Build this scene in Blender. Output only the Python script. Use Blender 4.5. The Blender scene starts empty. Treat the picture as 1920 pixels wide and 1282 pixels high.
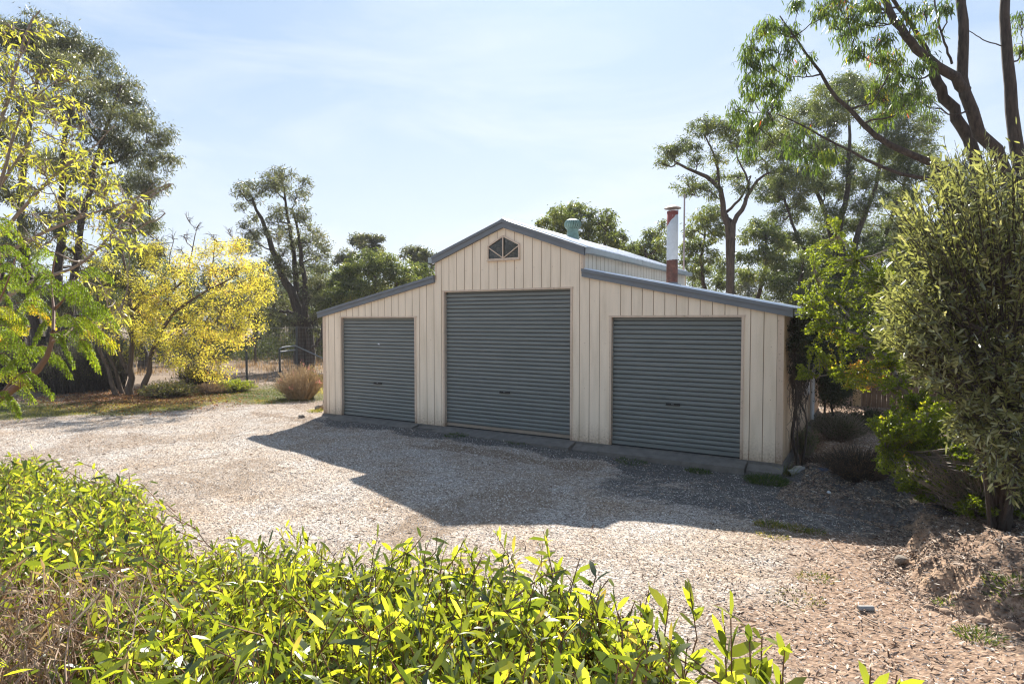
import bpy, math
import numpy as np
from mathutils import Matrix, Vector
SC = bpy.context.scene
COL = SC.collection

# ---------------------------------------------------------------- camera
CAM = np.array([6.080, -9.902, 2.166]); FPX = 1146.8
_a, _b = math.radians(-30.778), math.radians(2.113)
FW = np.array([math.sin(_a)*math.cos(_b), math.cos(_a)*math.cos(_b), -math.sin(_b)])
RT = np.array([math.cos(_a), -math.sin(_a), 0.0]); UP = np.cross(RT, FW)
cd = bpy.data.cameras.new("camera"); cam = bpy.data.objects.new("camera", cd); COL.objects.link(cam)
cd.sensor_width = 36; cd.lens = 36*FPX/1920; cd.clip_start = 0.05; cd.clip_end = 3000
cam.matrix_world = Matrix(((RT[0], UP[0], -FW[0], CAM[0]), (RT[1], UP[1], -FW[1], CAM[1]),
                           (RT[2], UP[2], -FW[2], CAM[2]), (0, 0, 0, 1)))
SC.camera = cam

# ---------------------------------------------------------------- world, sun, exposure
SUN = np.array([-0.58, 1.23, 1.0]); SUN = SUN/np.linalg.norm(SUN)
world = bpy.data.worlds.new("World"); SC.world = world; world.use_nodes = True
nt = world.node_tree; nt.nodes.clear()
def wn(t, **k):
    n = nt.nodes.new(t)
    for a, v in k.items(): setattr(n, a, v)
    return n
sky = wn('ShaderNodeTexSky', sky_type='NISHITA', sun_disc=False, sun_elevation=math.asin(SUN[2]),
         sun_rotation=math.atan2(SUN[0], SUN[1]), air_density=1.0, dust_density=1.2, ozone_density=2.2, altitude=200)
tc = wn('ShaderNodeTexCoord'); mp = wn('ShaderNodeMapping'); mp.inputs['Scale'].default_value = (1.0, 1.6, 5.5)
mp.inputs['Rotation'].default_value = (0, 0.12, 0.5)
ns = wn('ShaderNodeTexNoise'); ns.inputs['Scale'].default_value = 1.6; ns.inputs['Detail'].default_value = 7
ns.inputs['Roughness'].default_value = 0.55; ns.inputs['Distortion'].default_value = 0.7
rp = wn('ShaderNodeValToRGB'); rp.color_ramp.elements[0].position = 0.42; rp.color_ramp.elements[1].position = 0.78
rp.color_ramp.elements[0].color = (0, 0, 0, 1); rp.color_ramp.elements[1].color = (0.75, 0.75, 0.75, 1)
mx = wn('ShaderNodeMix', data_type='RGBA'); mx.inputs[7].default_value = (4.05, 4.3, 4.55, 1)
bg = wn('ShaderNodeBackground'); bg.inputs['Strength'].default_value = 0.09
wo = wn('ShaderNodeOutputWorld')
L = nt.links.new
L(tc.outputs['Generated'], mp.inputs[0]); L(mp.outputs[0], ns.inputs['Vector']); L(ns.outputs['Fac'], rp.inputs[0])
def vm(op, a, b):
    n = wn('ShaderNodeVectorMath', operation=op)
    for i, q in enumerate((a, b)):
        if isinstance(q, tuple): n.inputs[i].default_value = q
        else: L(q, n.inputs[i])
    return n.outputs[0]
SKYMAX = (3.2, 4.05, 5.2)   # soft shoulder for the glare round the sun
sc_ = vm('DIVIDE', vm('MULTIPLY', sky.outputs[0], SKYMAX), vm('ADD', sky.outputs[0], (2.2, 2.2, 2.2)))
sx_ = wn('ShaderNodeSeparateXYZ'); L(tc.outputs['Generated'], sx_.inputs[0])
hz_ = wn('ShaderNodeMapRange'); hz_.interpolation_type = 'SMOOTHSTEP'; hz_.inputs[1].default_value = .46; hz_.inputs[2].default_value = .0; hz_.inputs[3].default_value = 0; hz_.inputs[4].default_value = .62
L(sx_.outputs[2], hz_.inputs[0]); m0 = wn('ShaderNodeMix', data_type='RGBA'); m0.inputs[7].default_value = (3.95, 4.25, 4.6, 1)
L(hz_.outputs[0], m0.inputs[0]); L(sc_, m0.inputs[6]); L(rp.outputs[0], mx.inputs[0]); L(m0.outputs[2], mx.inputs[6]); L(mx.outputs[2], bg.inputs[0]); L(bg.outputs[0], wo.inputs[0])
sd = bpy.data.lights.new("sun", 'SUN'); sd.energy = 5.0; sd.angle = math.radians(0.5); sd.color = (1.0, 0.95, 0.87)
sun = bpy.data.objects.new("sun", sd); COL.objects.link(sun); sun.location = (-5, 12, 20)
sun.rotation_euler = Vector(SUN).to_track_quat('Z', 'Y').to_euler()
SC.view_settings.view_transform = 'Standard'; SC.view_settings.look = 'None'
SC.view_settings.exposure = 1.42; SC.view_settings.gamma = 1.0
SC.render.engine = 'CYCLES'; SC.cycles.use_denoising = True; SC.cycles.denoising_prefilter = 'ACCURATE'; SC.cycles.filter_width = 1.2; SC.cycles.sample_clamp_indirect = 6
SC.cycles.max_bounces = 8; SC.cycles.diffuse_bounces = 4; SC.cycles.transmission_bounces = 6
SC.cycles.transparent_max_bounces = 8; SC.cycles.caustics_reflective = False; SC.cycles.caustics_refractive = False

# ---------------------------------------------------------------- helpers
def at(x, y, d):
    """world point seen at photo pixel x, y (1920 wide) at forward distance d metres"""
    return CAM + (FW + (x-960)/FPX*RT - (y-641)/FPX*UP)*d
def nrm(v):
    return v/np.maximum(np.linalg.norm(v, axis=-1, keepdims=True), 1e-9)
def lat(ix, iy, s):
    h = np.sin(ix*127.1+iy*311.7+s*74.7)*43758.5453
    return h-np.floor(h)
def vn(x, y, sc, s=0):
    x = np.asarray(x, float)*sc; y = np.asarray(y, float)*sc
    i = np.floor(x); j = np.floor(y); u = x-i; v = y-j; u = u*u*(3-2*u); v = v*v*(3-2*v)
    return (lat(i, j, s)*(1-u)*(1-v)+lat(i+1, j, s)*u*(1-v)+lat(i, j+1, s)*(1-u)*v+lat(i+1, j+1, s)*u*v)
def fbm(x, y, sc, s=0, o=4):
    r = 0; a = 0.5
    for k in range(o): r = r+a*vn(x, y, sc, s+k); sc *= 2.03; a *= .5
    return r/(1-.5**o)
def sstep(a, b, x):
    t = np.clip((x-a)/(b-a), 0, 1); return t*t*(3-2*t)

BANKX = np.array([-9, -5.6, -4.77, -4.45, -4.1, -3.58, -2.9, -2.31, -2.05, -1.75, -1.3, -.4, .15, .5])
BANKV = np.array([8.4, 7.5, 6.96, 6.6, 6.35, 6.31, 6.33, 6.42, 6.2, 5.45, 5.22, 5.2, 5.02, 4.93])
def bank(x, y):
    e = np.interp(y, BANKX, BANKV) + (fbm(x*0+3, y, 3.1, 5, 3)-.5)*.22 + (fbm(x, y, 9, 6, 2)-.5)*.10
    e = np.where(y > .5, 4.93, e)
    return e
def H(x, y):
    x = np.asarray(x, float); y = np.asarray(y, float)
    z = -0.06 - 0.10*sstep(-2, 5, x)*sstep(-4.0, -.5, y)*(1-sstep(3., 9., y)) + .12*sstep(-1, -5, y)
    z = z + (fbm(x, y, .55, 11, 3)-.5)*.10*sstep(.2, 2.5, np.abs(y)+np.maximum(0, np.abs(x)-5)) + (fbm(x, y, 3, 12, 3)-.5)*.03
    e = bank(x, y); w = sstep(0, .30, x-e+(fbm(x, y, 7, 8, 3)-.5)*.25)
    hb = .12+.12*sstep(-1.2, -2.6, y)
    z = z + np.where(y < .5, w*hb, 0)*sstep(1.5, .5, y) + sstep(.5, 1.8, y)*sstep(4.95, 5.4, x)*.20
    z = z + np.where(x > e, ((fbm(x, y, 3.0, 21, 5)-.5)*.26+(fbm(x, y, 9, 22, 3)-.5)*.10)*sstep(0, .4, x-e), 0)*sstep(3, 0, y)
    z = z + .20*sstep(6.3, 8.5, x)*sstep(2, -2, y)
    far = np.hypot(x, y)
    z = z + (fbm(x, y, .05, 31, 2)-.5)*2.0*sstep(30, 90, far)*1.0
    inside = (np.abs(x) < 4.7) & (y > .2) & (y < 6.6)
    return np.where(inside, -0.35, z)

def tag(o, label=None, cat=None, group=None, kind=None):
    for k, v in (('label', label), ('category', cat), ('group', group), ('kind', kind)):
        if v: o[k] = v
    return o
def link(name, me, parent=None, loc=None):
    o = bpy.data.objects.new(name, me); COL.objects.link(o)
    if loc is not None: o.location = loc
    if parent is not None: o.parent = parent
    return o
def thing(name, label, cat, loc, group=None):
    o = bpy.data.objects.new(name, None); COL.objects.link(o); o.location = loc; o.empty_display_size = .3
    return tag(o, label, cat, group)
def npmesh(name, V, F, mats, v=None, mi=None, smooth=False):
    """F: list of int arrays (n,k)"""
    me = bpy.data.meshes.new(name)
    F = [np.asarray(f, np.int32) for f in F if len(f)]
    V = np.asarray(V, np.float32)
    me.vertices.add(len(V)); me.vertices.foreach_set('co', V.ravel())
    lt = np.concatenate([np.full(len(f), f.shape[1], np.int32) for f in F])
    ls = np.concatenate([[0], np.cumsum(lt)[:-1]]).astype(np.int32)
    me.loops.add(int(lt.sum())); me.loops.foreach_set('vertex_index', np.concatenate([f.ravel() for f in F]))
    me.polygons.add(len(lt)); me.polygons.foreach_set('loop_start', ls)
    for m in mats: me.materials.append(m)
    if mi is not None: me.polygons.foreach_set('material_index', np.asarray(mi, np.int32))
    me.update(calc_edges=True)
    me.polygons.foreach_set('use_smooth', np.full(len(lt), smooth))
    if v is not None:
        a = me.attributes.new('v', 'FLOAT', 'FACE'); a.data.foreach_set('value', np.asarray(v, np.float32))
    me.validate()
    return me

# ---- materials
def mat(name):
    m = bpy.data.materials.new(name); m.use_nodes = True; t = m.node_tree; t.nodes.clear()
    out = t.nodes.new('ShaderNodeOutputMaterial'); b = t.nodes.new('ShaderNodeBsdfPrincipled')
    t.links.new(b.outputs[0], out.inputs[0]); return m, t, b, out
def ramp(t, stops, src, interp='LINEAR'):
    r = t.nodes.new('ShaderNodeValToRGB'); cr = r.color_ramp; cr.interpolation = interp
    while len(cr.elements) < len(stops): cr.elements.new(.5)
    for e, (p, c) in zip(cr.elements, stops): e.position = p; e.color = (*c, 1) if len(c) == 3 else c
    if src is not None: t.links.new(src, r.inputs[0])
    return r
def tex(t, kind, scale, vec=None, **k):
    n = t.nodes.new(kind); n.inputs['Scale'].default_value = scale
    for a, v in k.items():
        if a in n.inputs: n.inputs[a].default_value = v
        else: setattr(n, a, v)
    if vec is not None: t.links.new(vec, n.inputs['Vector'])
    return n
def coord(t, scale=(1, 1, 1)):
    c = t.nodes.new('ShaderNodeTexCoord'); m = t.nodes.new('ShaderNodeMapping'); m.inputs['Scale'].default_value = scale
    t.links.new(c.outputs['Object'], m.inputs[0]); return m.outputs[0]
def mixc(t, fac, a, b, mode='MIX'):
    n = t.nodes.new('ShaderNodeMix'); n.data_type = 'RGBA'; n.blend_type = mode
    for s, i in ((fac, 0), (a, 6), (b, 7)):
        if hasattr(s, 'is_linked') or hasattr(s, 'links'): t.links.new(s, n.inputs[i])
        elif i == 0: n.inputs[0].default_value = s
        else: n.inputs[i].default_value = (*s, 1)
    return n.outputs[2]
def bump(t, b, h, strength, dist):
    n = t.nodes.new('ShaderNodeBump'); n.inputs['Strength'].default_value = strength; n.inputs['Distance'].default_value = dist
    t.links.new(h, n.inputs['Height']); t.links.new(n.outputs[0], b.inputs['Normal'])
def leaf_mat(name, stops, trans=.45, rough=.5, tgain=(1.6, 1.7, .6), spec=.4):
    m, t, b, out = mat(name)
    a = t.nodes.new('ShaderNodeAttribute'); a.attribute_name = 'v'
    r = ramp(t, stops, a.outputs['Fac'])
    t.links.new(r.outputs[0], b.inputs['Base Color']); b.inputs['Roughness'].default_value = rough
    b.inputs['Specular IOR Level'].default_value = spec
    tr = t.nodes.new('ShaderNodeBsdfTranslucent')
    g = mixc(t, 1.0, r.outputs[0], tgain, 'MULTIPLY'); t.links.new(g, tr.inputs[0])
    ms = t.nodes.new('ShaderNodeMixShader'); ms.inputs[0].default_value = trans
    t.links.new(b.outputs[0], ms.inputs[1]); t.links.new(tr.outputs[0], ms.inputs[2]); t.links.new(ms.outputs[0], out.inputs[0])
    return m
def bark_mat(name, c1, c2, scale=(6, 6, 1.2), rough=.9, c3=None):
    m, t, b, out = mat(name); co = coord(t, scale)
    n = tex(t, 'ShaderNodeTexNoise', 3.0, co, Detail=6, Roughness=.65)
    st = [(.3, c1), (.68, c2)] + ([(.8, c3)] if c3 else [])
    r = ramp(t, st, n.outputs['Fac']); t.links.new(r.outputs[0], b.inputs['Base Color'])
    b.inputs['Roughness'].default_value = rough; bump(t, b, n.outputs['Fac'], .8, .03); return m
def plain(name, col, rough=.6, metal=0, var=.12, scale=5, bumpd=0):
    m, t, b, out = mat(name); co = coord(t)
    n = tex(t, 'ShaderNodeTexNoise', scale, co, Detail=5, Roughness=.6)
    c = np.array(col); r = ramp(t, [(.25, tuple(c*(1-var))), (.75, tuple(np.minimum(1, c*(1+var))))], n.outputs['Fac'])
    t.links.new(r.outputs[0], b.inputs['Base Color']); b.inputs['Roughness'].default_value = rough
    b.inputs['Metallic'].default_value = metal
    if bumpd: bump(t, b, n.outputs['Fac'], .6, bumpd)
    return m

M_EUC = leaf_mat('eucalypt_leaf_grey', [(0, (.05, .055, .040)), (.5, (.115, .12, .082)), (.8, (.20, .195, .13)), (1, (.24, .17, .11))], .36, .36)
M_EUC2 = leaf_mat('eucalypt_leaf_green', [(0, (.045, .060, .030)), (.5, (.115, .135, .060)), (.85, (.21, .22, .085)), (1, (.28, .22, .08))], .44, .38)
M_EUCN = leaf_mat('eucalypt_leaf_near', [(0, (.04, .065, .022)), (.5, (.09, .13, .035)), (.85, (.20, .23, .045)), (.97, (.40, .30, .04)), (1, (.50, .09, .04))], .50, .38)
M_YEL = leaf_mat('autumn_leaf_yellow', [(0, (.24, .25, .05)), (.35, (.48, .45, .06)), (.7, (.80, .69, .10)), (.95, (.86, .68, .16)), (1, (.65, .35, .10))], .56, .45, (1.15, 1.12, .8))
M_LEM = leaf_mat('lemon_leaf', [(0, (.20, .23, .05)), (.4, (.46, .46, .07)), (.8, (.70, .62, .11)), (1, (.68, .42, .10))], .55, .42, (1.15, 1.15, .75))
M_FERN = leaf_mat('silk_tree_leaflet', [(0, (.08, .14, .02)), (.5, (.22, .32, .03)), (.78, (.48, .50, .05)), (.92, (.82, .55, .06)), (1, (.82, .45, .06))], .55, .45, (1.4, 1.3, .6))
M_HEDGE = leaf_mat('willow_shrub_leaf', [(0, (.035, .06, .025)), (.3, (.11, .15, .035)), (.6, (.26, .31, .05)), (.9, (.50, .54, .09)), (1, (.56, .44, .16))], .55, .38, (1.75, 1.62, .5), 1.0)
M_OLIVE = leaf_mat('olive_leaf', [(0, (.10, .11, .055)), (.5, (.21, .22, .11)), (.85, (.36, .36, .20)), (1, (.48, .45, .30))], .42, .26, (1.4, 1.4, .6), .8)
M_SMALL = leaf_mat('small_bright_leaf', [(0, (.05, .075, .015)), (.4, (.15, .19, .025)), (.8, (.32, .36, .04)), (.93, (.65, .50, .08)), (1, (.78, .36, .12))], .52, .38, (1.55, 1.55, .5))
M_VINE = leaf_mat('vine_leaf', [(0, (.012, .016, .007)), (.6, (.035, .045, .016)), (1, (.09, .07, .03))], .22, .6)
M_SCRUB = leaf_mat('scrub_leaf', [(0, (.035, .045, .022)), (.5, (.085, .095, .045)), (.8, (.15, .13, .07)), (1, (.22, .14, .08))], .32, .7)
M_DRY = leaf_mat('dry_stalk', [(0, (.13, .08, .05)), (.5, (.27, .18, .11)), (1, (.48, .36, .22))], .3, .8, (1.2, 1.1, .8))
M_GRASS = leaf_mat('grass_blade', [(0, (.035, .065, .015)), (.45, (.09, .13, .03)), (.75, (.26, .22, .06)), (1, (.48, .38, .16))], .42, .6, (1.5, 1.5, .5))
M_LITTER = leaf_mat('dead_leaf', [(0, (.08, .045, .03)), (.35, (.24, .15, .10)), (.7, (.42, .31, .22)), (1, (.62, .54, .46))], .12, .75, (1, 1, 1))
M_CHIP = leaf_mat('gravel_chip', [(0, (.05, .038, .03)), (.25, (.20, .155, .125)), (.55, (.44, .38, .325)), (.8, (.68, .63, .565)), (1, (.86, .82, .76))], .0, .85, (1, 1, 1))
M_RUSSET = leaf_mat('russet_leaf', [(0, (.10, .04, .02)), (.5, (.26, .11, .05)), (1, (.50, .30, .10))], .25, .7, (1.2, 1, .8))
M_FLOWER = leaf_mat('pink_flower', [(0, (.35, .10, .10)), (1, (.75, .35, .33))], .4, .7, (1.2, 1, 1))
M_BARKD = bark_mat('dark_bark', (.022, .017, .014), (.09, .068, .052), c3=(.19, .15, .12))
M_BARKG = bark_mat('grey_bark', (.026, .020, .017), (.10, .075, .058), c3=(.26, .21, .17))
M_BARKB = bark_mat('brown_bark', (.05, .033, .022), (.16, .11, .075))
M_TWIG = plain('pale_twig', (.23, .18, .14), .8, 0, .3, 20)
M_TWIGR = plain('reddish_stem', (.19, .085, .045), .7, 0, .3, 25)

# ---- tubes in batches
class Geo:
    def __init__(s): s.V = []; s.F4 = []; s.F3 = []; s.n = 0; s.v4 = []; s.v3 = []
    def tubes(s, P, R, S=6, cap=True):
        """P (N,K,3) centre lines, R (N,K) radii"""
        P = np.asarray(P, float); R = np.asarray(R, float); N, K, _ = P.shape
        T = np.gradient(P, axis=1); T = nrm(T)
        ov = nrm(P[:, -1]-P[:, 0]); ref = np.where(np.abs(ov[:, 2:3]) > .8, [[1., .1, 0]], [[0, 0, 1.]])
        A = nrm(np.cross(T, ref[:, None, :])); B = np.cross(T, A)
        th = np.arange(S)/S*2*np.pi
        V = P[:, :, None, :]+R[:, :, None, None]*(A[:, :, None, :]*np.cos(th)[None, None, :, None]+B[:, :, None, :]*np.sin(th)[None, None, :, None])
        base = s.n+np.arange(N)[:, None, None]*(K*S)+np.arange(K-1)[None, :, None]*S
        j = np.arange(S)[None, None, :]; j2 = (j+1) % S
        F = np.stack([base+j, base+j2, base+S+j2, base+S+j], -1).reshape(-1, 4)
        s.V.append(V.reshape(-1, 3)); s.F4.append(F); s.n += N*K*S
        if cap and S == 4:
            c = s.n-N*K*S+np.arange(N)*K*S+(K-1)*S; s.F4.append(np.stack([c, c+1, c+2, c+3], -1))
    def raw(s, V, F4=None, F3=None):
        V = np.asarray(V, float).reshape(-1, 3)
        if F4 is not None and len(F4): s.F4.append(np.asarray(F4)+s.n)
        if F3 is not None and len(F3): s.F3.append(np.asarray(F3)+s.n)
        s.V.append(V); s.n += len(V)
    def box(s, a, b):
        x0, y0, z0 = a; x1, y1, z1 = b
        V = [(x0,y0,z0),(x1,y0,z0),(x1,y1,z0),(x0,y1,z0),(x0,y0,z1),(x1,y0,z1),(x1,y1,z1),(x0,y1,z1)]
        s.raw(V, [(0,3,2,1),(4,5,6,7),(0,1,5,4),(1,2,6,5),(2,3,7,6),(3,0,4,7)])
    def prism(s, poly, d):
        """extrude 3d polygon by vector d"""
        P = np.array(poly, float); n = len(P); Q = P+np.array(d, float); s0 = s.n
        s.V += [P, Q]; s.n += 2*n
        for i in range(n):
            k = (i+1) % n; s.F4.append(np.array([[s0+i, s0+k, s0+n+k, s0+n+i]]))
        for i in range(1, n-1):
            s.F3.append(np.array([[s0, s0+i+1, s0+i], [s0+n, s0+n+i, s0+n+i+1]]))
    def bar(s, a, b, w, h=None, up=(0, 0, 1)):
        a = np.array(a, float); b = np.array(b, float); h = h or w
        t = nrm(b-a); u = np.array(up, float)
        if abs(t@u) > .95: u = np.array([0, 1., 0])
        r = nrm(np.cross(t, u)); u = np.cross(r, t)
        c = [-r*w/2-u*h/2, r*w/2-u*h/2, r*w/2+u*h/2, -r*w/2+u*h/2]
        s.raw([a+k for k in c]+[b+k for k in c], [(0,3,2,1),(4,5,6,7),(0,1,5,4),(1,2,6,5),(2,3,7,6),(3,0,4,7)])
    def build(s, name, m, parent=None, org=(0, 0, 0), smooth=False):
        V = np.concatenate(s.V)-np.asarray(org, float); F = []
        if s.F4: F.append(np.concatenate(s.F4))
        if s.F3: F.append(np.concatenate(s.F3))
        me = npmesh(name, V, F, m if isinstance(m, list) else [m], smooth=smooth)
        return link(name, me, parent)

def leaves(name, P, D, Ln, Wd, v, m, parent, rng, org=(0, 0, 0), kind=1, bend=.15, flat=None):
    """kind 1: folded diamond; 2: long bent blade; 3: broad rounded"""
    N = len(P)
    if N == 0: return None
    P = np.asarray(P, float)-np.asarray(org); D = nrm(D); Ln = np.broadcast_to(Ln, N)[:, None]; Wd = np.broadcast_to(Wd, N)[:, None]
    R = rng.normal(size=(N, 3)) if flat is None else nrm(np.asarray([0, 0, 1.])+rng.normal(size=(N, 3))*flat)
    S = nrm(np.cross(D, R)); Nn = np.cross(S, D)
    if kind == 1:
        V = np.stack([P, P+D*Ln*.45+S*Wd*.5+Nn*Wd*.12, P+D*Ln, P+D*Ln*.45-S*Wd*.5+Nn*Wd*.12], 1)
        i = np.arange(N)[:, None]*4; F = [i+np.array([[0, 1, 2, 3]])]; vv = v
    else:
        g = np.array([0, 0, -1.])*bend
        a, b, wa, wb = (.28, .68, .5, .42) if kind == 2 else (.22, .7, .42, .5)
        V = np.stack([P, P+D*Ln*a+S*Wd*wa+Nn*Wd*.12, P+D*Ln*a-S*Wd*wa+Nn*Wd*.12,
                      P+D*Ln*b+S*Wd*wb+g*Ln*.4+Nn*Wd*.1, P+D*Ln*b-S*Wd*wb+g*Ln*.4+Nn*Wd*.1, P+D*Ln*.98+g*Ln], 1)
        i = np.arange(N)[:, None]*6
        F = [i+np.array([[1, 3, 4, 2]]), np.concatenate([i+np.array([[0, 1, 2]]), i+np.array([[3, 5, 4]])])]
        vv = np.concatenate([v, v, v])
    me = npmesh(name, V.reshape(-1, 3), F, [m], v=np.clip(vv, 0, 1), smooth=(kind > 1))
    return link(name, me, parent)

def curve(pts, K):
    """resample catmull-rom polyline, rows may hold extra columns (radius)"""
    P = np.asarray(pts, float)
    if len(P) == 2: return P[0]+(P[1]-P[0])*np.linspace(0, 1, K)[:, None]
    Q = np.vstack([2*P[0]-P[1], P, 2*P[-1]-P[-2]]); u = np.linspace(0, len(P)-1-1e-6, K); i = u.astype(int); t = (u-i)[:, None]
    a, b, c, d = Q[i], Q[i+1], Q[i+2], Q[i+3]
    return .5*((2*b)+(-a+c)*t+(2*a-5*b+4*c-d)*t**2+(-a+3*b-3*c+d)*t**3)

def sph(rng, n): return nrm(rng.normal(size=(n, 3)))

def tree(name, label, cat, stems, clumps, leafm, barkm, group=None, seed=0, lpc=900, leaf=(.10, .022), droop=.9, sub=14,  # v < -5: bare twigs only
         subr=.42, kind=1, limb=.5, bare=0, twig=None, spread=1.0, shell=.45, vbias=None, bend=.15, tw=(.010, .003), crown='foliage', maxlimb=.09):
    """stems: polylines [(x,y,z,r)..]; clumps: (x,y,z,r[,zr[,v]]) world ellipsoids; one thing > trunk, branches, foliage"""
    rng = np.random.default_rng(seed)
    b0 = np.array(stems[0][0][:3]); base = np.array([b0[0], b0[1], float(H(b0[0], b0[1]))])
    root = thing(name, label, cat, base, group)
    g = Geo(); nodes = []; nr = []
    for st in stems:
        c = curve(st, 16); c[1:-1, :3] += rng.normal(size=(14, 3))*c[1:-1, 3:4]*.22
        g.tubes(c[None, :, :3], np.maximum(c[None, :, 3]*.85, .006), 9); nodes.append(c[3:, :3]); nr.append(c[3:, 3])
    g.build('trunk', barkm, root, base, smooth=True)
    nodes = np.concatenate(nodes); nr = np.concatenate(nr)
    C = np.array([tuple(c[:3])+(c[3], c[4] if len(c) > 4 and c[4] else c[3]*.8, c[5] if len(c) > 5 else 0) for c in clumps])
    d0 = np.array([np.min(np.linalg.norm(nodes-c[:3], axis=1)) for c in C]); C = C[np.argsort(d0)]
    limbs = []; lr = []; PT = []; TW = []; TR = []; LP = []; LV = []; LD = []
    for c in C:
        p = c[:3]; dv = p-nodes; d = np.linalg.norm(dv, axis=1)
        cost = d*(1+1.2*(nodes[:, 2] > p[2]-.18*d)); k = int(np.argmin(cost)); dist = d[k]; q = nodes[k]
        r0 = min(nr[k]*.75, .016+.020*dist*limb*2+.02*c[3], maxlimb)
        mid = q*.5+p*.5+np.array([0, 0, -.10*dist])+rng.normal(size=3)*dist*.07
        cc = curve([q, mid, p], 8); cc[1:-1] += rng.normal(size=(6, 3))*dist*.018
        rr = np.linspace(r0, max(r0*.3, .007), 8); limbs.append(cc); lr.append(rr)
        nodes = np.vstack([nodes, cc[2:]]); nr = np.concatenate([nr, rr[2:]])
        ns_ = max(3, int(sub*rng.uniform(.7, 1.3)))
        u = sph(rng, ns_)*(rng.uniform(shell, 1.0, ns_)**.7)[:, None]*np.array([c[3], c[3], c[4]])*spread
        sc_ = p+u; st_ = cc[rng.integers(4, 8, ns_)]
        m_ = st_*.45+sc_*.55+np.array([0, 0, .12])*c[3]+rng.normal(size=(ns_, 3))*.05*c[3]
        t = np.linspace(0, 1, 4)[None, :, None]
        TW.append((1-t)**2*st_[:, None]+2*t*(1-t)*m_[:, None]+t**2*sc_[:, None]); TR.append(np.broadcast_to(np.linspace(tw[0], tw[1], 4), (ns_, 4)))
        if c[5] < -5: continue
        n = int(1.8*lpc*(c[3]/.6)**2 if lpc > 0 else -lpc)
        w = rng.integers(0, ns_, n); sr = subr*c[3]
        off = rng.normal(size=(n, 3))*sr*np.array([.6, .6, .48])
        LP.append(sc_[w]+off); LV.append(.42+c[5]+rng.normal()*.10+(rng.normal(size=ns_)*.10)[w]+rng.normal(size=n)*.16)
        dd = rng.normal(size=(n, 3))*.75+off/sr*.35; dd[:, 2] -= droop; LD.append(dd)
        k2 = int(ns_*4); w2 = rng.integers(0, n, k2); e = LP[-1][w2]; s_ = sc_[w[w2]]
        TW.append(s_[:, None]+(e-s_)[:, None]*t+np.array([0, 0, .03])*(t*(1-t))); TR.append(np.broadcast_to(np.linspace(tw[1]*1.2, tw[1]*.5, 4), (k2, 4)))
    g = Geo(); g.tubes(np.array(limbs), np.array(lr), 6); g.tubes(np.concatenate(TW), np.concatenate(TR), 3)
    g.build('branches', twig or barkm, root, base)
    if LP:
        P = np.concatenate(LP); n = len(P); s = rng.uniform(.6, 1.25, n)
        leaves(crown, P, np.concatenate(LD), leaf[0]*s, leaf[1]*s, np.concatenate(LV), leafm, root, rng, base, kind, bend)
    return root

def pstem(pts, d, r0, r1, ground=True):
    """stem through photo pixels [(px,py[,dd])] at distance d"""
    n = len(pts); out = []
    for i, p in enumerate(pts):
        q = at(p[0], p[1], d+(p[2] if len(p) > 2 else 0)); out.append((*q, r0+(r1-r0)*(i/(n-1))**.8))
    if ground:
        x, y = out[0][:2]; out[0] = (x, y, float(H(x, y))-.08, r0*1.25)
    return out
def pcl(pts, d, r, seed=0, dd=.6, rz=None, v=0, copies=1):
    rng = np.random.default_rng(seed+77); o = []
    for p in pts:
        for k in range(copies):
            e = rng.uniform(-1, 1)*dd; q = at(p[0]+(rng.normal()*8 if k else 0), p[1]+(rng.normal()*8 if k else 0), d+e)
            R = (p[2] if len(p) > 2 else r)*d/FPX*rng.uniform(.85, 1.15); o.append((*q, R, R*(rz or .75), v+(p[3] if len(p) > 3 else 0)))
    return o

# ================================================================ GROUND
def axis(a, b, st, far):
    c = np.arange(a, b+st/2, st); g = []; d = st
    x = b
    while x < far: d *= 1.22; x += d; g.append(x)
    g2 = []; d = st; x = a
    while x > -far: d *= 1.22; x -= d; g2.append(x)
    return np.concatenate([g2[::-1], c, g])
xs = axis(-12, 8.5, .045, 900); ys = axis(-8.5, 6.5, .05, 900)
X, Y = np.meshgrid(xs, ys, indexing='ij'); Z = H(X, Y)
nx, ny = X.shape
idx = np.arange(nx*ny).reshape(nx, ny)
F = np.stack([idx[:-1, :-1], idx[1:, :-1], idx[1:, 1:], idx[:-1, 1:]], -1).reshape(-1, 4)

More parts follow.
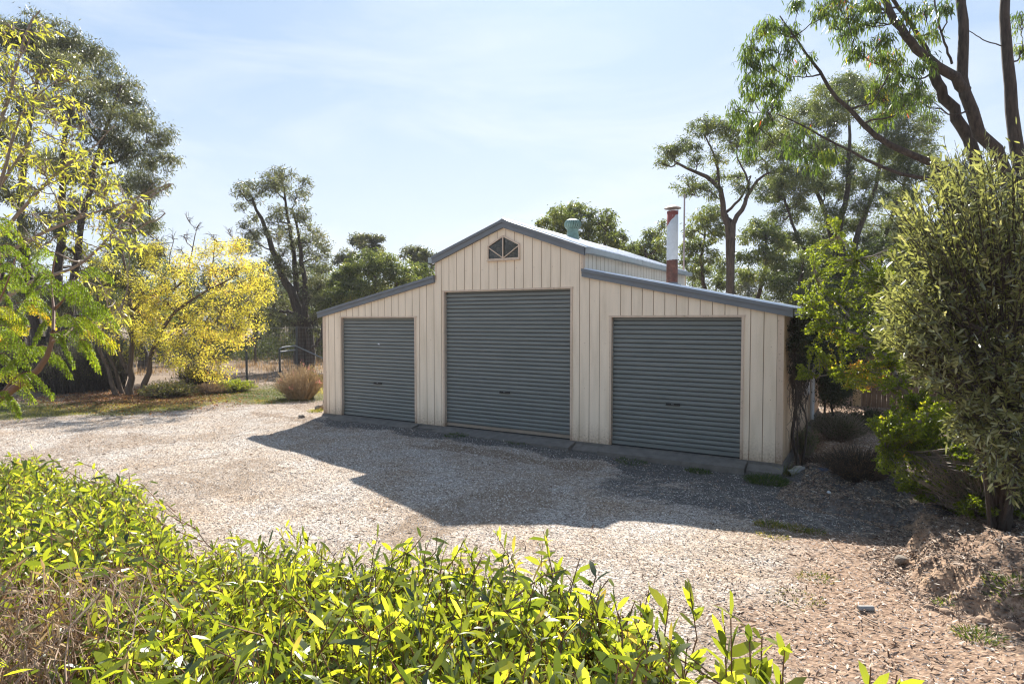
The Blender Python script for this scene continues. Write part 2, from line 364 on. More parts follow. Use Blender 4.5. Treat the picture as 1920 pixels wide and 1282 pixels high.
def lawn_d(x, y):   # >0 beyond the gravel edge, towards the trees
    xb = np.interp(y, [-9, -4.6, -2, 1, 2.2, 8, 40], [-10.2, -9.3, -8.2, -7.3, -6.4, -4.9, -4.0])
    return xb-x+(fbm(x, y, .8, 41, 3)-.5)*1.6
def masks(x, y):
    n = fbm(x, y, 1.3, 51, 4); n2 = fbm(x, y, 3.5, 52, 3)
    ld = lawn_d(x, y)
    grass = sstep(.0, 1.2, ld)*(1-sstep(4.2, 6.5, ld+n*1.5))
    dry = np.clip(sstep(3.5, 5.5, ld)+sstep(-1.6, .3, ld)*.45, 0, 1)
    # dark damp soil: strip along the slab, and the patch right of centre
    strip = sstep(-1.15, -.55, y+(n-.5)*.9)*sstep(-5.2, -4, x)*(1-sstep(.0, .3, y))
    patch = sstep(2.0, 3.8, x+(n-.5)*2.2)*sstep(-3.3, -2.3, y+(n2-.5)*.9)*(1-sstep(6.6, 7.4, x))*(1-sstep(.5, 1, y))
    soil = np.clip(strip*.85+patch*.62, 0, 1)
    e = bank(x, y); bk = sstep(-.02, .10, x-e)*(1-sstep(6, 9, y))
    face = sstep(-.02, .08, x-e)*(1-sstep(.16, .34, x-e))*(y < -2.1)*sstep(.38, .62, fbm(x, y, 1.7, 57, 3)+.08)*.8
    sandy = sstep(4.3, 6.2, x+(n-.5)*1.4)*sstep(-1.9, -3.0, y)*(1-bk)
    back = sstep(6.8, 8, y)*(1-grass)
    pt = sstep(.50, .64, fbm(x*.33+y*.05, y, 1.5, 71, 4))*sstep(-6.5, -4.5, y+.0*x)*(.35+.65*sstep(-3.6, -.5, y))+sstep(.56, .68, fbm(x, y*.5, .9, 72, 4))*.6
    soil = np.clip(soil+0*pt, 0, 1); dry = np.clip(dry+.80*pt*(1-soil), 0, 1)
    return grass, np.clip(dry+back, 0, 1), soil, np.clip(bk+sandy*.68, 0, 1), face
gr, dr, so, bk, fa = masks(X, Y)
me = npmesh("ground", np.stack([X, Y, Z], -1).reshape(-1, 3), [F], [], smooth=True)
for nm, arr in (('grass', gr), ('dry', dr), ('soil', so), ('bank', bk), ('face', fa)):
    at_ = me.attributes.new(nm, 'FLOAT', 'POINT'); at_.data.foreach_set('value', arr.astype(np.float32).ravel())
m, t, b, out = mat('ground_gravel_soil'); co = coord(t)
vo = tex(t, 'ShaderNodeTexVoronoi', 42, co); vo2 = tex(t, 'ShaderNodeTexVoronoi', 95, co)
sep = t.nodes.new('ShaderNodeSeparateColor'); t.links.new(vo.outputs['Color'], sep.inputs[0])
sep2 = t.nodes.new('ShaderNodeSeparateColor'); t.links.new(vo2.outputs['Color'], sep2.inputs[0])
chip = [(0, (.09, .07, .055)), (.25, (.18, .145, .12)), (.5, (.35, .305, .265)), (.8, (.55, .50, .44)), (1, (.76, .70, .63))]
c1 = ramp(t, chip, sep.outputs[0]).outputs[0]; c2 = ramp(t, chip, sep2.outputs[1]).outputs[0]
big = tex(t, 'ShaderNodeTexNoise', 1.1, co, Detail=6, Roughness=.6); fine = tex(t, 'ShaderNodeTexNoise', 26, co, Detail=5, Roughness=.7)
mid = tex(t, 'ShaderNodeTexNoise', 6, co, Detail=5, Roughness=.65)
g0 = mixc(t, .5, c1, c2)
tint = ramp(t, [(.35, (1, 1, 1)), (.66, (.80, .68, .56))], big.outputs['Fac']).outputs[0]
g0 = mixc(t, 1.0, g0, tint, 'MULTIPLY')
def att(n):
    a = t.nodes.new('ShaderNodeAttribute'); a.attribute_name = n; return a.outputs['Fac']
def soft(a, amt=.7, nz=None):
    m1 = t.nodes.new('ShaderNodeMath'); m1.operation = 'MULTIPLY_ADD'; m1.inputs[1].default_value = amt; m1.inputs[2].default_value = -amt/2
    t.links.new((nz or mid).outputs['Fac'], m1.inputs[0])
    m2 = t.nodes.new('ShaderNodeMath'); m2.operation = 'ADD'; t.links.new(a, m2.inputs[0]); t.links.new(m1.outputs[0], m2.inputs[1])
    m3 = t.nodes.new('ShaderNodeMapRange'); m3.interpolation_type = 'SMOOTHSTEP'; m3.inputs[1].default_value = .25; m3.inputs[2].default_value = .65
    t.links.new(m2.outputs[0], m3.inputs[0]); return m3.outputs[0]
dirt = ramp(t, [(.25, (.11, .078, .052)), (.5, (.21, .155, .11)), (.75, (.40, .31, .23))], fine.outputs['Fac']).outputs[0]
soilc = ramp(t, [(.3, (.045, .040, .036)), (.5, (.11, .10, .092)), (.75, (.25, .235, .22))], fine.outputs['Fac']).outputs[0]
grassc = ramp(t, [(.3, (.045, .045, .018)), (.55, (.12, .11, .045)), (.75, (.25, .20, .10))], fine.outputs['Fac']).outputs[0]
bankc = ramp(t, [(.3, (.11, .070, .048)), (.5, (.25, .165, .112)), (.72, (.45, .33, .235))], fine.outputs['Fac']).outputs[0]
clay = ramp(t, [(.3, (.24, .15, .095)), (.7, (.44, .31, .21))], fine.outputs['Fac']).outputs[0]
col = mixc(t, soft(att('dry')), g0, dirt); col = mixc(t, soft(att('bank'), .5), col, bankc)
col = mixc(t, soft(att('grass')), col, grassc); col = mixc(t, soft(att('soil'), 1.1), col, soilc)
col = mixc(t, soft(att('face'), .5), col, clay)
t.links.new(col, b.inputs['Base Color']); b.inputs['Roughness'].default_value = .95; b.inputs['Specular IOR Level'].default_value = .15
hh = mixc(t, .5, vo.outputs['Distance'], fine.outputs['Fac']); bump(t, b, hh, .9, .018)
me.materials.append(m)
link("ground", me)['kind'] = 'structure'

# ================================================================ SHED
W_, M_, D_ = 4.895, 1.627, 6.78
HT, HE, HU, HA = 3.048, 2.36, 3.45, 4.038
SL = (HT-HE)/(W_-M_); KU = (HA-HU)/M_; OV = .127
OPEN = [(-4.302, -2.172, 2.2), (-1.401, 1.401, 2.711), (2.172, 4.302, 2.2)]
def paint(name, c1, dirtc, streak=.5):
    m, t, b, out = mat(name); co = coord(t, (3, 3, .35)); n = tex(t, 'ShaderNodeTexNoise', 2.2, co, Detail=6, Roughness=.6)
    n2 = tex(t, 'ShaderNodeTexNoise', 30, coord(t), Detail=4)
    c = np.array(c1); r = ramp(t, [(.3, tuple(c*[.84, .83, .80])), (.5, tuple(c*.96)), (.7, tuple(np.minimum(1, c*1.04)))], n.outputs['Fac'])
    s = ramp(t, [(.62, (0, 0, 0)), (.80, (streak*.6,)*3)], n2.outputs['Fac'])
    col = mixc(t, s.outputs[0], r.outputs[0], dirtc)
    # splash dirt low on the wall
    sp = t.nodes.new('ShaderNodeSeparateXYZ'); tcn = t.nodes.new('ShaderNodeTexCoord'); t.links.new(tcn.outputs['Object'], sp.inputs[0])
    ad = t.nodes.new('ShaderNodeMath'); ad.operation = 'MULTIPLY_ADD'; ad.inputs[1].default_value = .5; t.links.new(n2.outputs['Fac'], ad.inputs[0]); t.links.new(sp.outputs[2], ad.inputs[2])
    lo = ramp(t, [(.24, (.75,)*3), (.36, (.35,)*3), (.60, (0, 0, 0))], ad.outputs[0]); col = mixc(t, lo.outputs[0], col, dirtc)
    t.links.new(col, b.inputs['Base Color']); b.inputs['Roughness'].default_value = .48; b.inputs['Specular IOR Level'].default_value = .3
    return m
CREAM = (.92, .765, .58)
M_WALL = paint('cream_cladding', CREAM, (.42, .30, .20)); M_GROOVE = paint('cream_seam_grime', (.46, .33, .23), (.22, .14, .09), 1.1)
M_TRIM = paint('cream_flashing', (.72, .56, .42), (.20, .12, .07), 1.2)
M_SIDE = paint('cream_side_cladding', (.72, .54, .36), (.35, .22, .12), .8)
M_GREY = plain('blue_grey_fascia', (.155, .17, .185), .5, 0, .10, 3)
M_GUT = plain('pale_grey_gutter', (.34, .38, .39), .5, .1, .12, 4)
M_ROOF = plain('galvanised_roof', (.80, .81, .82), .42, .45, .06, 2)
m, t, b, out = mat('roller_curtain'); co = coord(t, (.6, 1, 4)); n = tex(t, 'ShaderNodeTexNoise', 2.5, co, Detail=5)
r = ramp(t, [(.25, (.158, .174, .163)), (.75, (.212, .226, .210))], n.outputs['Fac']); t.links.new(r.outputs[0], b.inputs['Base Color'])
b.inputs['Roughness'].default_value = .42; b.inputs['Specular IOR Level'].default_value = .5; M_DOOR = m
M_DOORG = plain('roller_groove_shade', (.11, .115, .108), .7)  # shade lines between the slats, painted as a darker groove colour
M_BLACK = plain('black_part_and_shade', (.010, .010, .010), .6)
M_RAIL = plain('tan_bottom_rail', (.30, .24, .18), .6)
M_CONC = plain('weathered_concrete', (.165, .148, .128), .95, 0, .28, 7, .02)
M_WHITE = plain('white_label', (.75, .76, .78), .5, 0, .05)
m, t, b, out = mat('dark_window_glass'); b.inputs['Base Color'].default_value = (.012, .012, .012, 1); b.inputs['Roughness'].default_value = .12
b.inputs['Specular IOR Level'].default_value = .7; n = tex(t, 'ShaderNodeTexNoise', 9, coord(t), Detail=6)
r = ramp(t, [(.45, (.008, .008, .007)), (.7, (.06, .05, .04))], n.outputs['Fac']); t.links.new(r.outputs[0], b.inputs['Base Color']); M_GLASS = m

shed = thing('farm_shed', 'cream clad three bay shed with three grey roller doors and raised centre gable', 'shed', (0, 0, 0))
def ribbed(xs_top, x0, x1, zb, zt, groove, pitch, to3d, extra=(), avoid=(), start=.1, gw=.006, gd=.008, flip=False):
    """vertical strip cladding; zt(x) top, returns (V,F,mi)"""
    ribs = [x for x in np.arange(x0+start, x1-.03, pitch) if all(abs(x-a) > .03 for a in list(avoid)+list(extra))]
    br = [(x0, 0), (x1, 0)]
    for r_ in ribs: br += [(r_-gw, 0), (r_, 1), (r_+gw, 0)]
    for e in extra: br.append((e, 0))
    br = sorted(set(br)); V = []; F = []; mi = []
    for (a, da), (b_, db) in zip(br[:-1], br[1:]):
        mx_ = (a+b_)/2; segs = [(zb, None)]
        for (oa, ob, oh) in groove:
            if oa < mx_ < ob: segs = [(oh, None)]
        for z0, _ in segs:
            k = len(V); V += [to3d(a, da*gd, z0), to3d(b_, db*gd, z0), to3d(b_, db*gd, zt(b_-1e-6)), to3d(a, da*gd, zt(a+1e-6))]
            F.append((k, k+1, k+2, k+3) if not flip else (k+3, k+2, k+1, k)); mi.append(1 if (da or db) else 0)
    return V, F, mi
M_CLER = paint('cream_clerestory_bounce', (.88, .83, .73), (.45, .36, .25), .7); M_CLERG = plain('clerestory_seam', (.50, .43, .33), .6)  # cream made paler to carry the light bounced off the lean-to roof
def wall(name, V, F, mi, mats, extra=None):
    g = Geo()
    me = npmesh(name, V, [np.array(F)], mats, mi=mi); return link(name, me, shed)
def topx(x):
    return (HA-KU*abs(x)-.09) if abs(x) <= M_ else (HT-SL*(abs(x)-M_)-.09)
ex = [v for o in OPEN for v in o[:2]]+[-M_, M_, 0]
V, F, mi = ribbed(None, -W_, W_, 0.0, topx, OPEN, .1905, lambda x, d, z: (x, d, z), extra=ex, avoid=ex, start=.18)
# split lean-to / centre tops at M (two strips already meet there); screw heads
g = Geo(); rs = np.random.default_rng(5)
for z in (.12, .95, 1.75):
    for x in list(np.arange(-4.8, 4.9, .381)):
        if not any(o[0]-.05 < x < o[1]+.05 for o in OPEN): g.tubes([[(x, -.001, z), (x, -.007, z)]], [[.006, .006]], 4)
for z in (.3, .75, 1.25, 1.55, 1.95): g.tubes([[(W_-.045, -.006, z), (W_-.045, -.013, z)]], [[.007, .007]], 4)
for x in np.arange(-1.25, 1.3, .381): g.tubes([[(x, -.001, 3.12), (x, -.007, 3.12)]], [[.006, .006]], 4)
n0 = len(V); V = list(V)+[tuple(p) for p in np.concatenate(g.V)]; F += [tuple(f+n0) for f in np.concatenate(g.F4)]; mi += [1]*(len(F)-len(mi))
wall('front_wall', V, F, mi, [M_WALL, M_GROOVE])
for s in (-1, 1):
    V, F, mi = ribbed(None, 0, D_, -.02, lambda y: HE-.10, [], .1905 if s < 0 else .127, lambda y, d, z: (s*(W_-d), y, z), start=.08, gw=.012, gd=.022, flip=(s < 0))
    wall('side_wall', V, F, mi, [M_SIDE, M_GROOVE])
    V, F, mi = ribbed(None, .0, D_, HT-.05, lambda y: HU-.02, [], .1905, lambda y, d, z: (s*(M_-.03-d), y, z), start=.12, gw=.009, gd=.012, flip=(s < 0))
    wall('clerestory_wall', V, F, mi, [M_CLER, M_CLERG])
V, F, mi = ribbed(None, -W_, W_, -.02, topx, [], .1905, lambda x, d, z: (x, D_-d, z), extra=[-M_, M_, 0], avoid=[-M_, M_, 0], start=.18, flip=True)
wall('rear_wall', V, F, mi, [M_WALL, M_GROOVE])
# corner flashings
for s in (-1, 1):
    g = Geo(); g.box((s*W_-.085 if s > 0 else -W_-.006, -.008, -.01), (s*W_+.006 if s > 0 else -W_+.085, -.002, HE-.10))
    g.box((s*W_+.002 if s > 0 else -W_-.008, -.002, -.01), (s*W_+.008 if s > 0 else -W_-.002, .07, HE-.10))
    g.build('corner_flashing', M_TRIM, shed); g = Geo()
    g.box((s*M_-.03 if s > 0 else -M_-.006, -.005, HT-.08), (s*M_+.006 if s > 0 else -M_+.03, -.001, HU-.1))
    g.box((M_-.028 if s > 0 else -M_-.004, -.001, HT-.05), (M_+.004 if s > 0 else -M_+.028, .10, HU-.04))
    g.build('corner_flashing', M_TRIM, shed)
# fascia boards (lower board + proud cap strip)
def fascia(name, a, b_, h=.10, cap=.048, mats=(M_GREY,)):
    a = np.array(a, float); b_ = np.array(b_, float); g = Geo()
    lo = np.array([0, 0, -h-cap]); mid_ = np.array([0, 0, -cap+.003])
    g.prism([a+mid_, b_+mid_, b_+lo, a+lo], (0, .05, 0))
    o = np.array([0, -.020, .006]); o2 = np.array([0, -.020, -cap])
    g.prism([a+o, b_+o, b_+o2, a+o2], (0, .10, 0)); g.build(name, M_GREY, shed)
fy = -.055
for s in (-1, 1):
    fascia('gable_fascia', (0, fy, HA), (s*(M_+.05), fy, HA-KU*(M_+.05)))
    fascia('lean_to_fascia', (s*(M_+.004), fy, HT), (s*(W_+OV), fy, HT-SL*(W_+OV-M_)), .088)
# roofs: ribbed sheets running down the slope
def roof(name, x0, z0, x1, z1, y0=-.05, y1=D_+.12):
    yy = [y0]; hh_ = [0]
    for r_ in np.arange(y0+.12, y1-.05, .2): yy += [r_-.022, r_-.012, r_+.012, r_+.022]; hh_ += [0, .026, .026, 0]
    yy.append(y1); hh_.append(0); yy = np.array(yy); hh_ = np.array(hh_); n = len(yy)
    K = 9; V = []
    for k in range(K):
        u = k/(K-1); V.append(np.stack([np.full(n, x0+(x1-x0)*u), yy, z0+(z1-z0)*u+hh_+.004], -1))
    V = np.concatenate(V); F = []
    for k in range(K-1):
        for i in range(n-1): F.append((k*n+i, (k+1)*n+i, (k+1)*n+i+1, k*n+i+1))
    g = Geo(); g.raw(V, F)
    V2 = V.copy(); V2[:, 2] = z0+(z1-z0)*np.repeat(np.linspace(0, 1, K), n)-.02; g.raw(V2, [f[::-1] for f in F])
    return g.build(name, M_ROOF, shed)
for s in (-1, 1):
    roof('upper_roof', 0, HA, s*(M_+.07), HA-KU*(M_+.07)); roof('lean_to_roof', s*(M_-.02), HT+.004, s*(W_+OV+.02), HT-SL*(W_+OV+.02-M_))
    g = Geo()   # gutters
    xg = s*(M_+.06); zg = HA-KU*(M_+.06)-.012
    for y0, y1 in zip(np.arange(-.0, 6.6, 1.37), np.arange(1.34, 8, 1.37)):
        y1 = min(y1, D_+.14); o = .003*rs.normal()
        g.prism([(xg, y0, zg+o), (xg+s*.10, y0, zg+o-.005), (xg+s*.10, y0, zg+o-.095), (xg, y0, zg+o-.10)], (0, y1-y0, 0))
        g.prism([(xg-s*.001, y0-.03, zg+.006), (xg+s*.106, y0-.03, zg+.003), (xg+s*.106, y0-.03, zg-.102), (xg-s*.001, y0-.03, zg-.106)], (0, .028, 0))
    g.build('upper_gutter', M_GUT, shed)
    g = Geo(); xg = s*(W_+OV+.0); zg = HT-SL*(W_+OV-M_)-.012
    g.prism([(xg, .055, zg), (xg+s*.11, .055, zg-.01), (xg+s*.09, .055, zg-.095), (xg, .055, zg-.10)], (0, D_, 0)); g.build('eave_gutter', M_GUT, shed)
g = Geo(); g.prism([(-.12, -.06, HA-KU*.12+.008), (0, -.06, HA+.032), (.12, -.06, HA-KU*.12+.008), (0, -.06, HA+.012)], (0, D_+.2, 0)); g.build('ridge_cap', M_ROOF, shed)
# slab and apron
g = Geo(); g.box((-W_-.02, -.03, -.5), (W_+.02, D_+.02, -.004)); g.build('floor_slab', M_CONC, shed)
g = Geo()
edges = [-W_-.03, -4.42, -2.05, -1.52, 1.52, 2.05, 4.42, W_+.04]
for i, (a, b_) in enumerate(zip(edges[:-1], edges[1:])):
    door = i in (1, 3, 5); pr = .30 if door else .20; dz = -.012 if door else -.055
    g.prism([(a+.006, -.032, -.010+(0 if door else -.03)), (a+.006, -.032-pr, dz-.05), (a+.006, -.05-pr, -.4), (a+.006, -.032, -.4)], (b_-a-.012, 0, 0))
g.build('concrete_apron', M_CONC, shed)
# roller doors
for i, (a, b_, h) in enumerate(OPEN):
    lab = ['small left roller door with a white mark on it', 'tall centre roller door', 'right roller door'][i]
    p = .0762; z = .075; prof = []
    while z < h+.02:
        for u, d in ((0, .0), (.05, .016), (.13, .020), (.20, .016), (.25, .0), (.38, -.004), (.65, -.006), (.92, -.003)): prof.append((z+u*p, d))
        z += p
    prof = np.array(prof); nxx = 14; xx = np.linspace(a+.004, b_-.004, nxx); n = len(prof)
    wob = np.array([.0035*math.sin(3*x_+i)+.002*math.sin(9*x_) for x_ in xx])
    V = np.stack([np.repeat(xx, n), np.tile(.062+prof[:, 1], nxx)+np.repeat(wob, n)*.6, np.tile(prof[:, 0], nxx)], -1).reshape(-1, 3)
    F = [(k*n+j, (k+1)*n+j, (k+1)*n+j+1, k*n+j+1) for k in range(nxx-1) for j in range(n-1)]
    mi = [1 if (j % 8) in (0, 1, 2, 3) else 0 for k in range(nxx-1) for j in range(n-1)]; dr_ = link('roller_door', npmesh('roller_door', V, [np.array(F)], [M_DOOR, M_DOORG], mi=mi), shed); dr_['label'] = lab
    g = Geo(); g.box((a+.005, .045, .022), (b_-.005, .075, .078)); g.build('bottom_rail', M_RAIL if i == 1 else M_DOOR, dr_)
    g = Geo(); g.box((a+.005, .05, .0), (b_-.005, .07, .022)); g.build('seal_and_gap_shade', M_BLACK, dr_)  # black seal strip, also stands for the dark gap under the door
    hx = {0: -3.262, 1: -.008, 2: 3.232}[i]; g = Geo()
    g.box((hx-.115, .040, .758), (hx+.115, .056, .790)); g.bar((hx-.1, .036, .774), (hx-.045, .036, .774), .008, .010); g.bar((hx+.045, .036, .774), (hx+.1, .036, .774), .008, .010)
    g.box((hx-.12, .034, .752), (hx+.12, .040, .758)); hd = g.build('handle', M_BLACK, dr_)
    g = Geo()
    for k in range(4): g.box((hx-.022+k*.011, .0385, .771), (hx-.017+k*.011, .0395, .778-.002*(k % 2)))
    g.build('lock_plate', M_WHITE, hd)
    if i == 0:
        g = Geo(); g.prism([(-3.262, .055, 1.622), (-3.215, .055, 1.612), (-3.195, .055, 1.628), (-3.225, .055, 1.634), (-3.23, .055, 1.645), (-3.262, .055, 1.640)], (0, .003, 0)); g.build('sticker', M_WHITE, dr_)
    g = Geo(); tw_ = .034
    g.box((a-tw_, -.014, -.0), (a+.004, .07, h+.002)); g.box((b_-.004, -.014, -.0), (b_+tw_, .07, h+.002)); g.box((a-tw_-.012, -.020, h+.004), (b_+tw_+.012, .07, h+.034))
    g.build('door_frame', M_TRIM, shed)
    g = Geo(); g.box((a-.02, .02, h+.036), (b_+.02, .09, h+.05)); g.box((a, .10, 0), (b_, .14, h)); g.build('door_lining', M_BLACK, shed)
# gable window
wx, wl, ws, wp = .345, 3.305, 3.562, 3.738
g = Geo(); pl = [(-wx, wl), (wx, wl), (wx, ws), (-.005, wp), (-wx, ws)]
for i in range(5):
    a, b_ = pl[i], pl[(i+1) % 5]; g.bar((a[0], -.016-.0015*(i % 2), a[1]), (b_[0], -.016-.0015*(i % 2), b_[1]), .03, .022, up=(0, 1, 0))
fr = g.build('gable_window', M_TRIM, shed)
g = Geo(); g.bar((-.005, -.022, wl), (-.005, -.022, wp), .02, .02, up=(0, 1, 0))
g.bar((-wx, -.014, ws-.02), (-.005, -.014, wl+.015), .017, .017, up=(0, 1, 0)); g.bar((wx, -.014, ws-.02), (-.005, -.014, wl+.015), .017, .017, up=(0, 1, 0))
g.build('mullion', M_TRIM, fr)
g = Geo(); g.prism([(x_, -.004, z_) for x_, z_ in pl], (0, .003, 0)); g.build('pane', M_GLASS, fr)
g = Geo(); g.box((-wx-.02, -.045, wl-.03), (wx+.02, -.003, wl-.012)); g.build('sill', M_TRIM, fr)
# turbine vent
vx, vy = .207, 2.617; vz = HA-KU*vx
M_VENT = plain('green_vent_paint', (.17, .27, .23), .45, .15, .25, 14)
def lathe(g, prof, c, S=20, sq=None):
    th = np.arange(S)/S*2*np.pi; P = np.array(prof); V = np.stack([P[:, 0, None]*np.cos(th), P[:, 0, None]*np.sin(th), np.broadcast_to(P[:, 1, None], (len(P), S))], -1)+np.array(c)
    F = [(i*S+j, i*S+(j+1) % S, (i+1)*S+(j+1) % S, (i+1)*S+j) for i in range(len(P)-1) for j in range(S)]; g.raw(V, F)
g = Geo(); lathe(g, [(.150, -.12), (.142, .0), (.124, .16), (.124, .19), (.136, .195), (.136, .215), (.02, .215)], (vx, vy, vz)); vt = g.build('roof_vent', M_VENT, shed, smooth=False)
g = Geo(); prof = [(.135, .215), (.175, .25), (.194, .30), (.192, .35), (.165, .40), (.10, .437), (.0, .452)]
for k in range(22):   # curved vanes
    t0 = k/22*2*math.pi; V = []
    for j, (r_, z_) in enumerate(prof):
        for dt, dr2 in ((0, 0), (.20, -.004), (.27, -.028)): V.append((vx+(r_+dr2*(r_ > .01))*math.cos(t0+dt+.05*j), vy+(r_+dr2*(r_ > .01))*math.sin(t0+dt+.05*j), vz+z_))
    F = [(j*3+q, j*3+q+1, j*3+q+4, j*3+q+3) for j in range(len(prof)-1) for q in range(2)]; g.raw(V, F)
g.build('turbine', M_VENT, vt)
g = Geo(); lathe(g, [(.105, .215), (.125, .30), (.11, .38), (.0, .41)], (vx, vy, vz)); g.build('turbine_core', M_BLACK, vt)
# flue
M_STAY = plain('stay_metal', (.2, .12, .1), .6)
m, t, b, out = mat('flue_paint'); tcn = t.nodes.new('ShaderNodeTexCoord'); sp = t.nodes.new('ShaderNodeSeparateXYZ'); t.links.new(tcn.outputs['Object'], sp.inputs[0])
n = tex(t, 'ShaderNodeTexNoise', 9, tcn.outputs['Object'], Detail=6, Roughness=.65)
q1 = t.nodes.new('ShaderNodeMath'); q1.operation = 'MULTIPLY_ADD'; q1.inputs[1].default_value = .10; t.links.new(n.outputs['Fac'], q1.inputs[0]); t.links.new(sp.outputs[2], q1.inputs[2])
lowm = ramp(t, [(.0, (1, 1, 1)), (1, (0, 0, 0))], None); q = t.nodes.new('ShaderNodeMath'); q.operation = 'GREATER_THAN'; q.inputs[1].default_value = .545; t.links.new(q1.outputs[0], q.inputs[0])
q2 = t.nodes.new('ShaderNodeMath'); q2.operation = 'MULTIPLY_ADD'; q2.inputs[1].default_value = -1.2; t.links.new(sp.outputs[0], q2.inputs[0]); t.links.new(q1.outputs[0], q2.inputs[2])
q3 = t.nodes.new('ShaderNodeMath'); q3.operation = 'GREATER_THAN'; q3.inputs[1].default_value = 1.33; t.links.new(q2.outputs[0], q3.inputs[0])
rust = ramp(t, [(.35, (.055, .022, .016)), (.55, (.13, .045, .03)), (.7, (.20, .08, .05))], n.outputs['Fac']).outputs[0]
redox = ramp(t, [(.4, (.24, .05, .045)), (.62, (.33, .10, .08)), (.72, (.6, .55, .5))], n.outputs['Fac']).outputs[0]
wht = ramp(t, [(.3, (.50, .53, .55)), (.7, (.66, .68, .70))], n.outputs['Fac']).outputs[0]
cc = mixc(t, q.outputs[0], rust, wht); cc = mixc(t, q3.outputs[0], cc, redox); t.links.new(cc, b.inputs['Base Color']); b.inputs['Roughness'].default_value = .6
FLX, FLY, FLZ = 2.515, 2.40, HT-SL*(2.515-M_)
g = Geo(); lathe(g, [(.108, -.12), (.112, .0), (.112, 1.0), (.112, 1.475), (.104, 1.475), (.104, 1.2)], (0, 0, 0), 24); fl = g.build('flue', m, shed, smooth=False)
fl.location = (FLX, FLY, FLZ)
for p_ in fl.data.polygons: p_.use_smooth = True
g = Geo(); lathe(g, [(.165, 1.525), (.168, 1.535), (.12, 1.565), (.03, 1.592), (.0, 1.60)], (0, 0, 0), 24); lathe(g, [(.0, 1.53), (.165, 1.525)], (0, 0, 0), 24); g.build('flue_cap', plain('rusty_cap', (.22, .15, .12), .6, .2, .3, 12), fl)
for k in range(3):
    an = k*2.09+.5; g = Geo(); g.bar((.106*math.cos(an), .106*math.sin(an), 1.44), (.106*math.cos(an), .106*math.sin(an), 1.54), .012, .012)
    g.build('cap_stay', M_STAY, fl)
g = Geo(); lathe(g, [(.20, -.035), (.17, .015), (.118, .03), (.114, .05)], (0, 0, 0), 20); g.build('flashing_collar', M_GREY, fl)
# downpipe and box on the side wall
g = Geo(); g.tubes([[(5.0, 4.15, HE-.25), (4.97, 4.15, HE-.4), (4.965, 4.15, 1.2), (4.965, 4.15, .1)]], [[.045]*4], 10); g.build('downpipe', plain('pale_pipe', (.55, .56, .56), .5), shed)
g = Geo(); g.box((4.91, 3.0, .72), (4.99, 3.22, .95)); g.build('meter_box', plain('grey_box', (.5, .5, .48), .5), shed)

# ================================================================ BIG EUCALYPT, LEFT
d = 20
st = [pstem([(88, 738), (72, 640), (50, 520), (42, 400), (48, 280), (70, 150)], d, .30, .05),
      pstem([(96, 738), (104, 620), (112, 500), (116, 380), (122, 260), (150, 130)], d+.2, .28, .05),
      pstem([(92, 738), (118, 640), (140, 520), (158, 400), (190, 270), (228, 160)], d-.2, .22, .04),
      pstem([(72, 738), (30, 620), (0, 500), (-25, 380), (-35, 240)], d+.4, .24, .05),
      pstem([(84, 738, -.1), (83, 715, -.2), (84, 690, -.1)], d, .50, .40)]
cl = [(30, 70), (70, 60), (110, 72), (150, 92), (85, 105, 40), (190, 115), (222, 160), (180, 165, 42), (258, 205), (218, 215, 40), (285, 245), (302, 300, 30),
      (262, 290, 40), (252, 350), (286, 345, 26), (230, 400, 34), (262, 420, 34), (275, 465, 28), (225, 465, 34), (178, 330, 38), (195, 270, 40), (130, 210, 42), (60, 190, 42), (0, 130, 42),
      (-10, 60), (-60, 130, 50), (-60, 260, 50), (0, 250, 44), (10, 350, 40), (70, 300, 42), (130, 310, 34), (150, 390, 34), (90, 420, 34), (30, 450, 34), (200, 520, 30),
      (-30, 470, 40), (150, 480, 28), (240, 520, 30), (255, 560, 28), (60, 540, 30), (110, 560, 30), (20, 60, 36), (120, 135, 40)]
tree('tall_eucalypt', 'tallest dark grey-green eucalypt, multi-stemmed with a thick dark base, at the left edge', 'tree', st, pcl(cl, d, 36, 1, 2.2), M_EUC, M_BARKD,
     seed=11, lpc=1000, leaf=(.14, .028), sub=26, subr=.34, droop=1.1, limb=.55)
# reddish-brown drooping crown of the same stand, further back
d = 26
st = [pstem([(268, 715), (262, 600), (250, 480), (262, 380)], d, .22, .05)]
cl = [(255, 385, 30), (280, 420, 26), (230, 430, 30), (285, 480, 26), (255, 500, 30), (220, 520, 30), (290, 540, 26), (250, 570, 28), (300, 590, 24), (200, 580, 28), (268, 620, 26)]
tree('slender_eucalypt', 'thin brownish eucalypt just right of the tallest tree, rising behind the yellow tree', 'tree', st, pcl(cl, d, 28, 2, 1.2), M_EUC2, M_BARKD,
     seed=12, lpc=800, leaf=(.13, .028), sub=12, limb=.4)

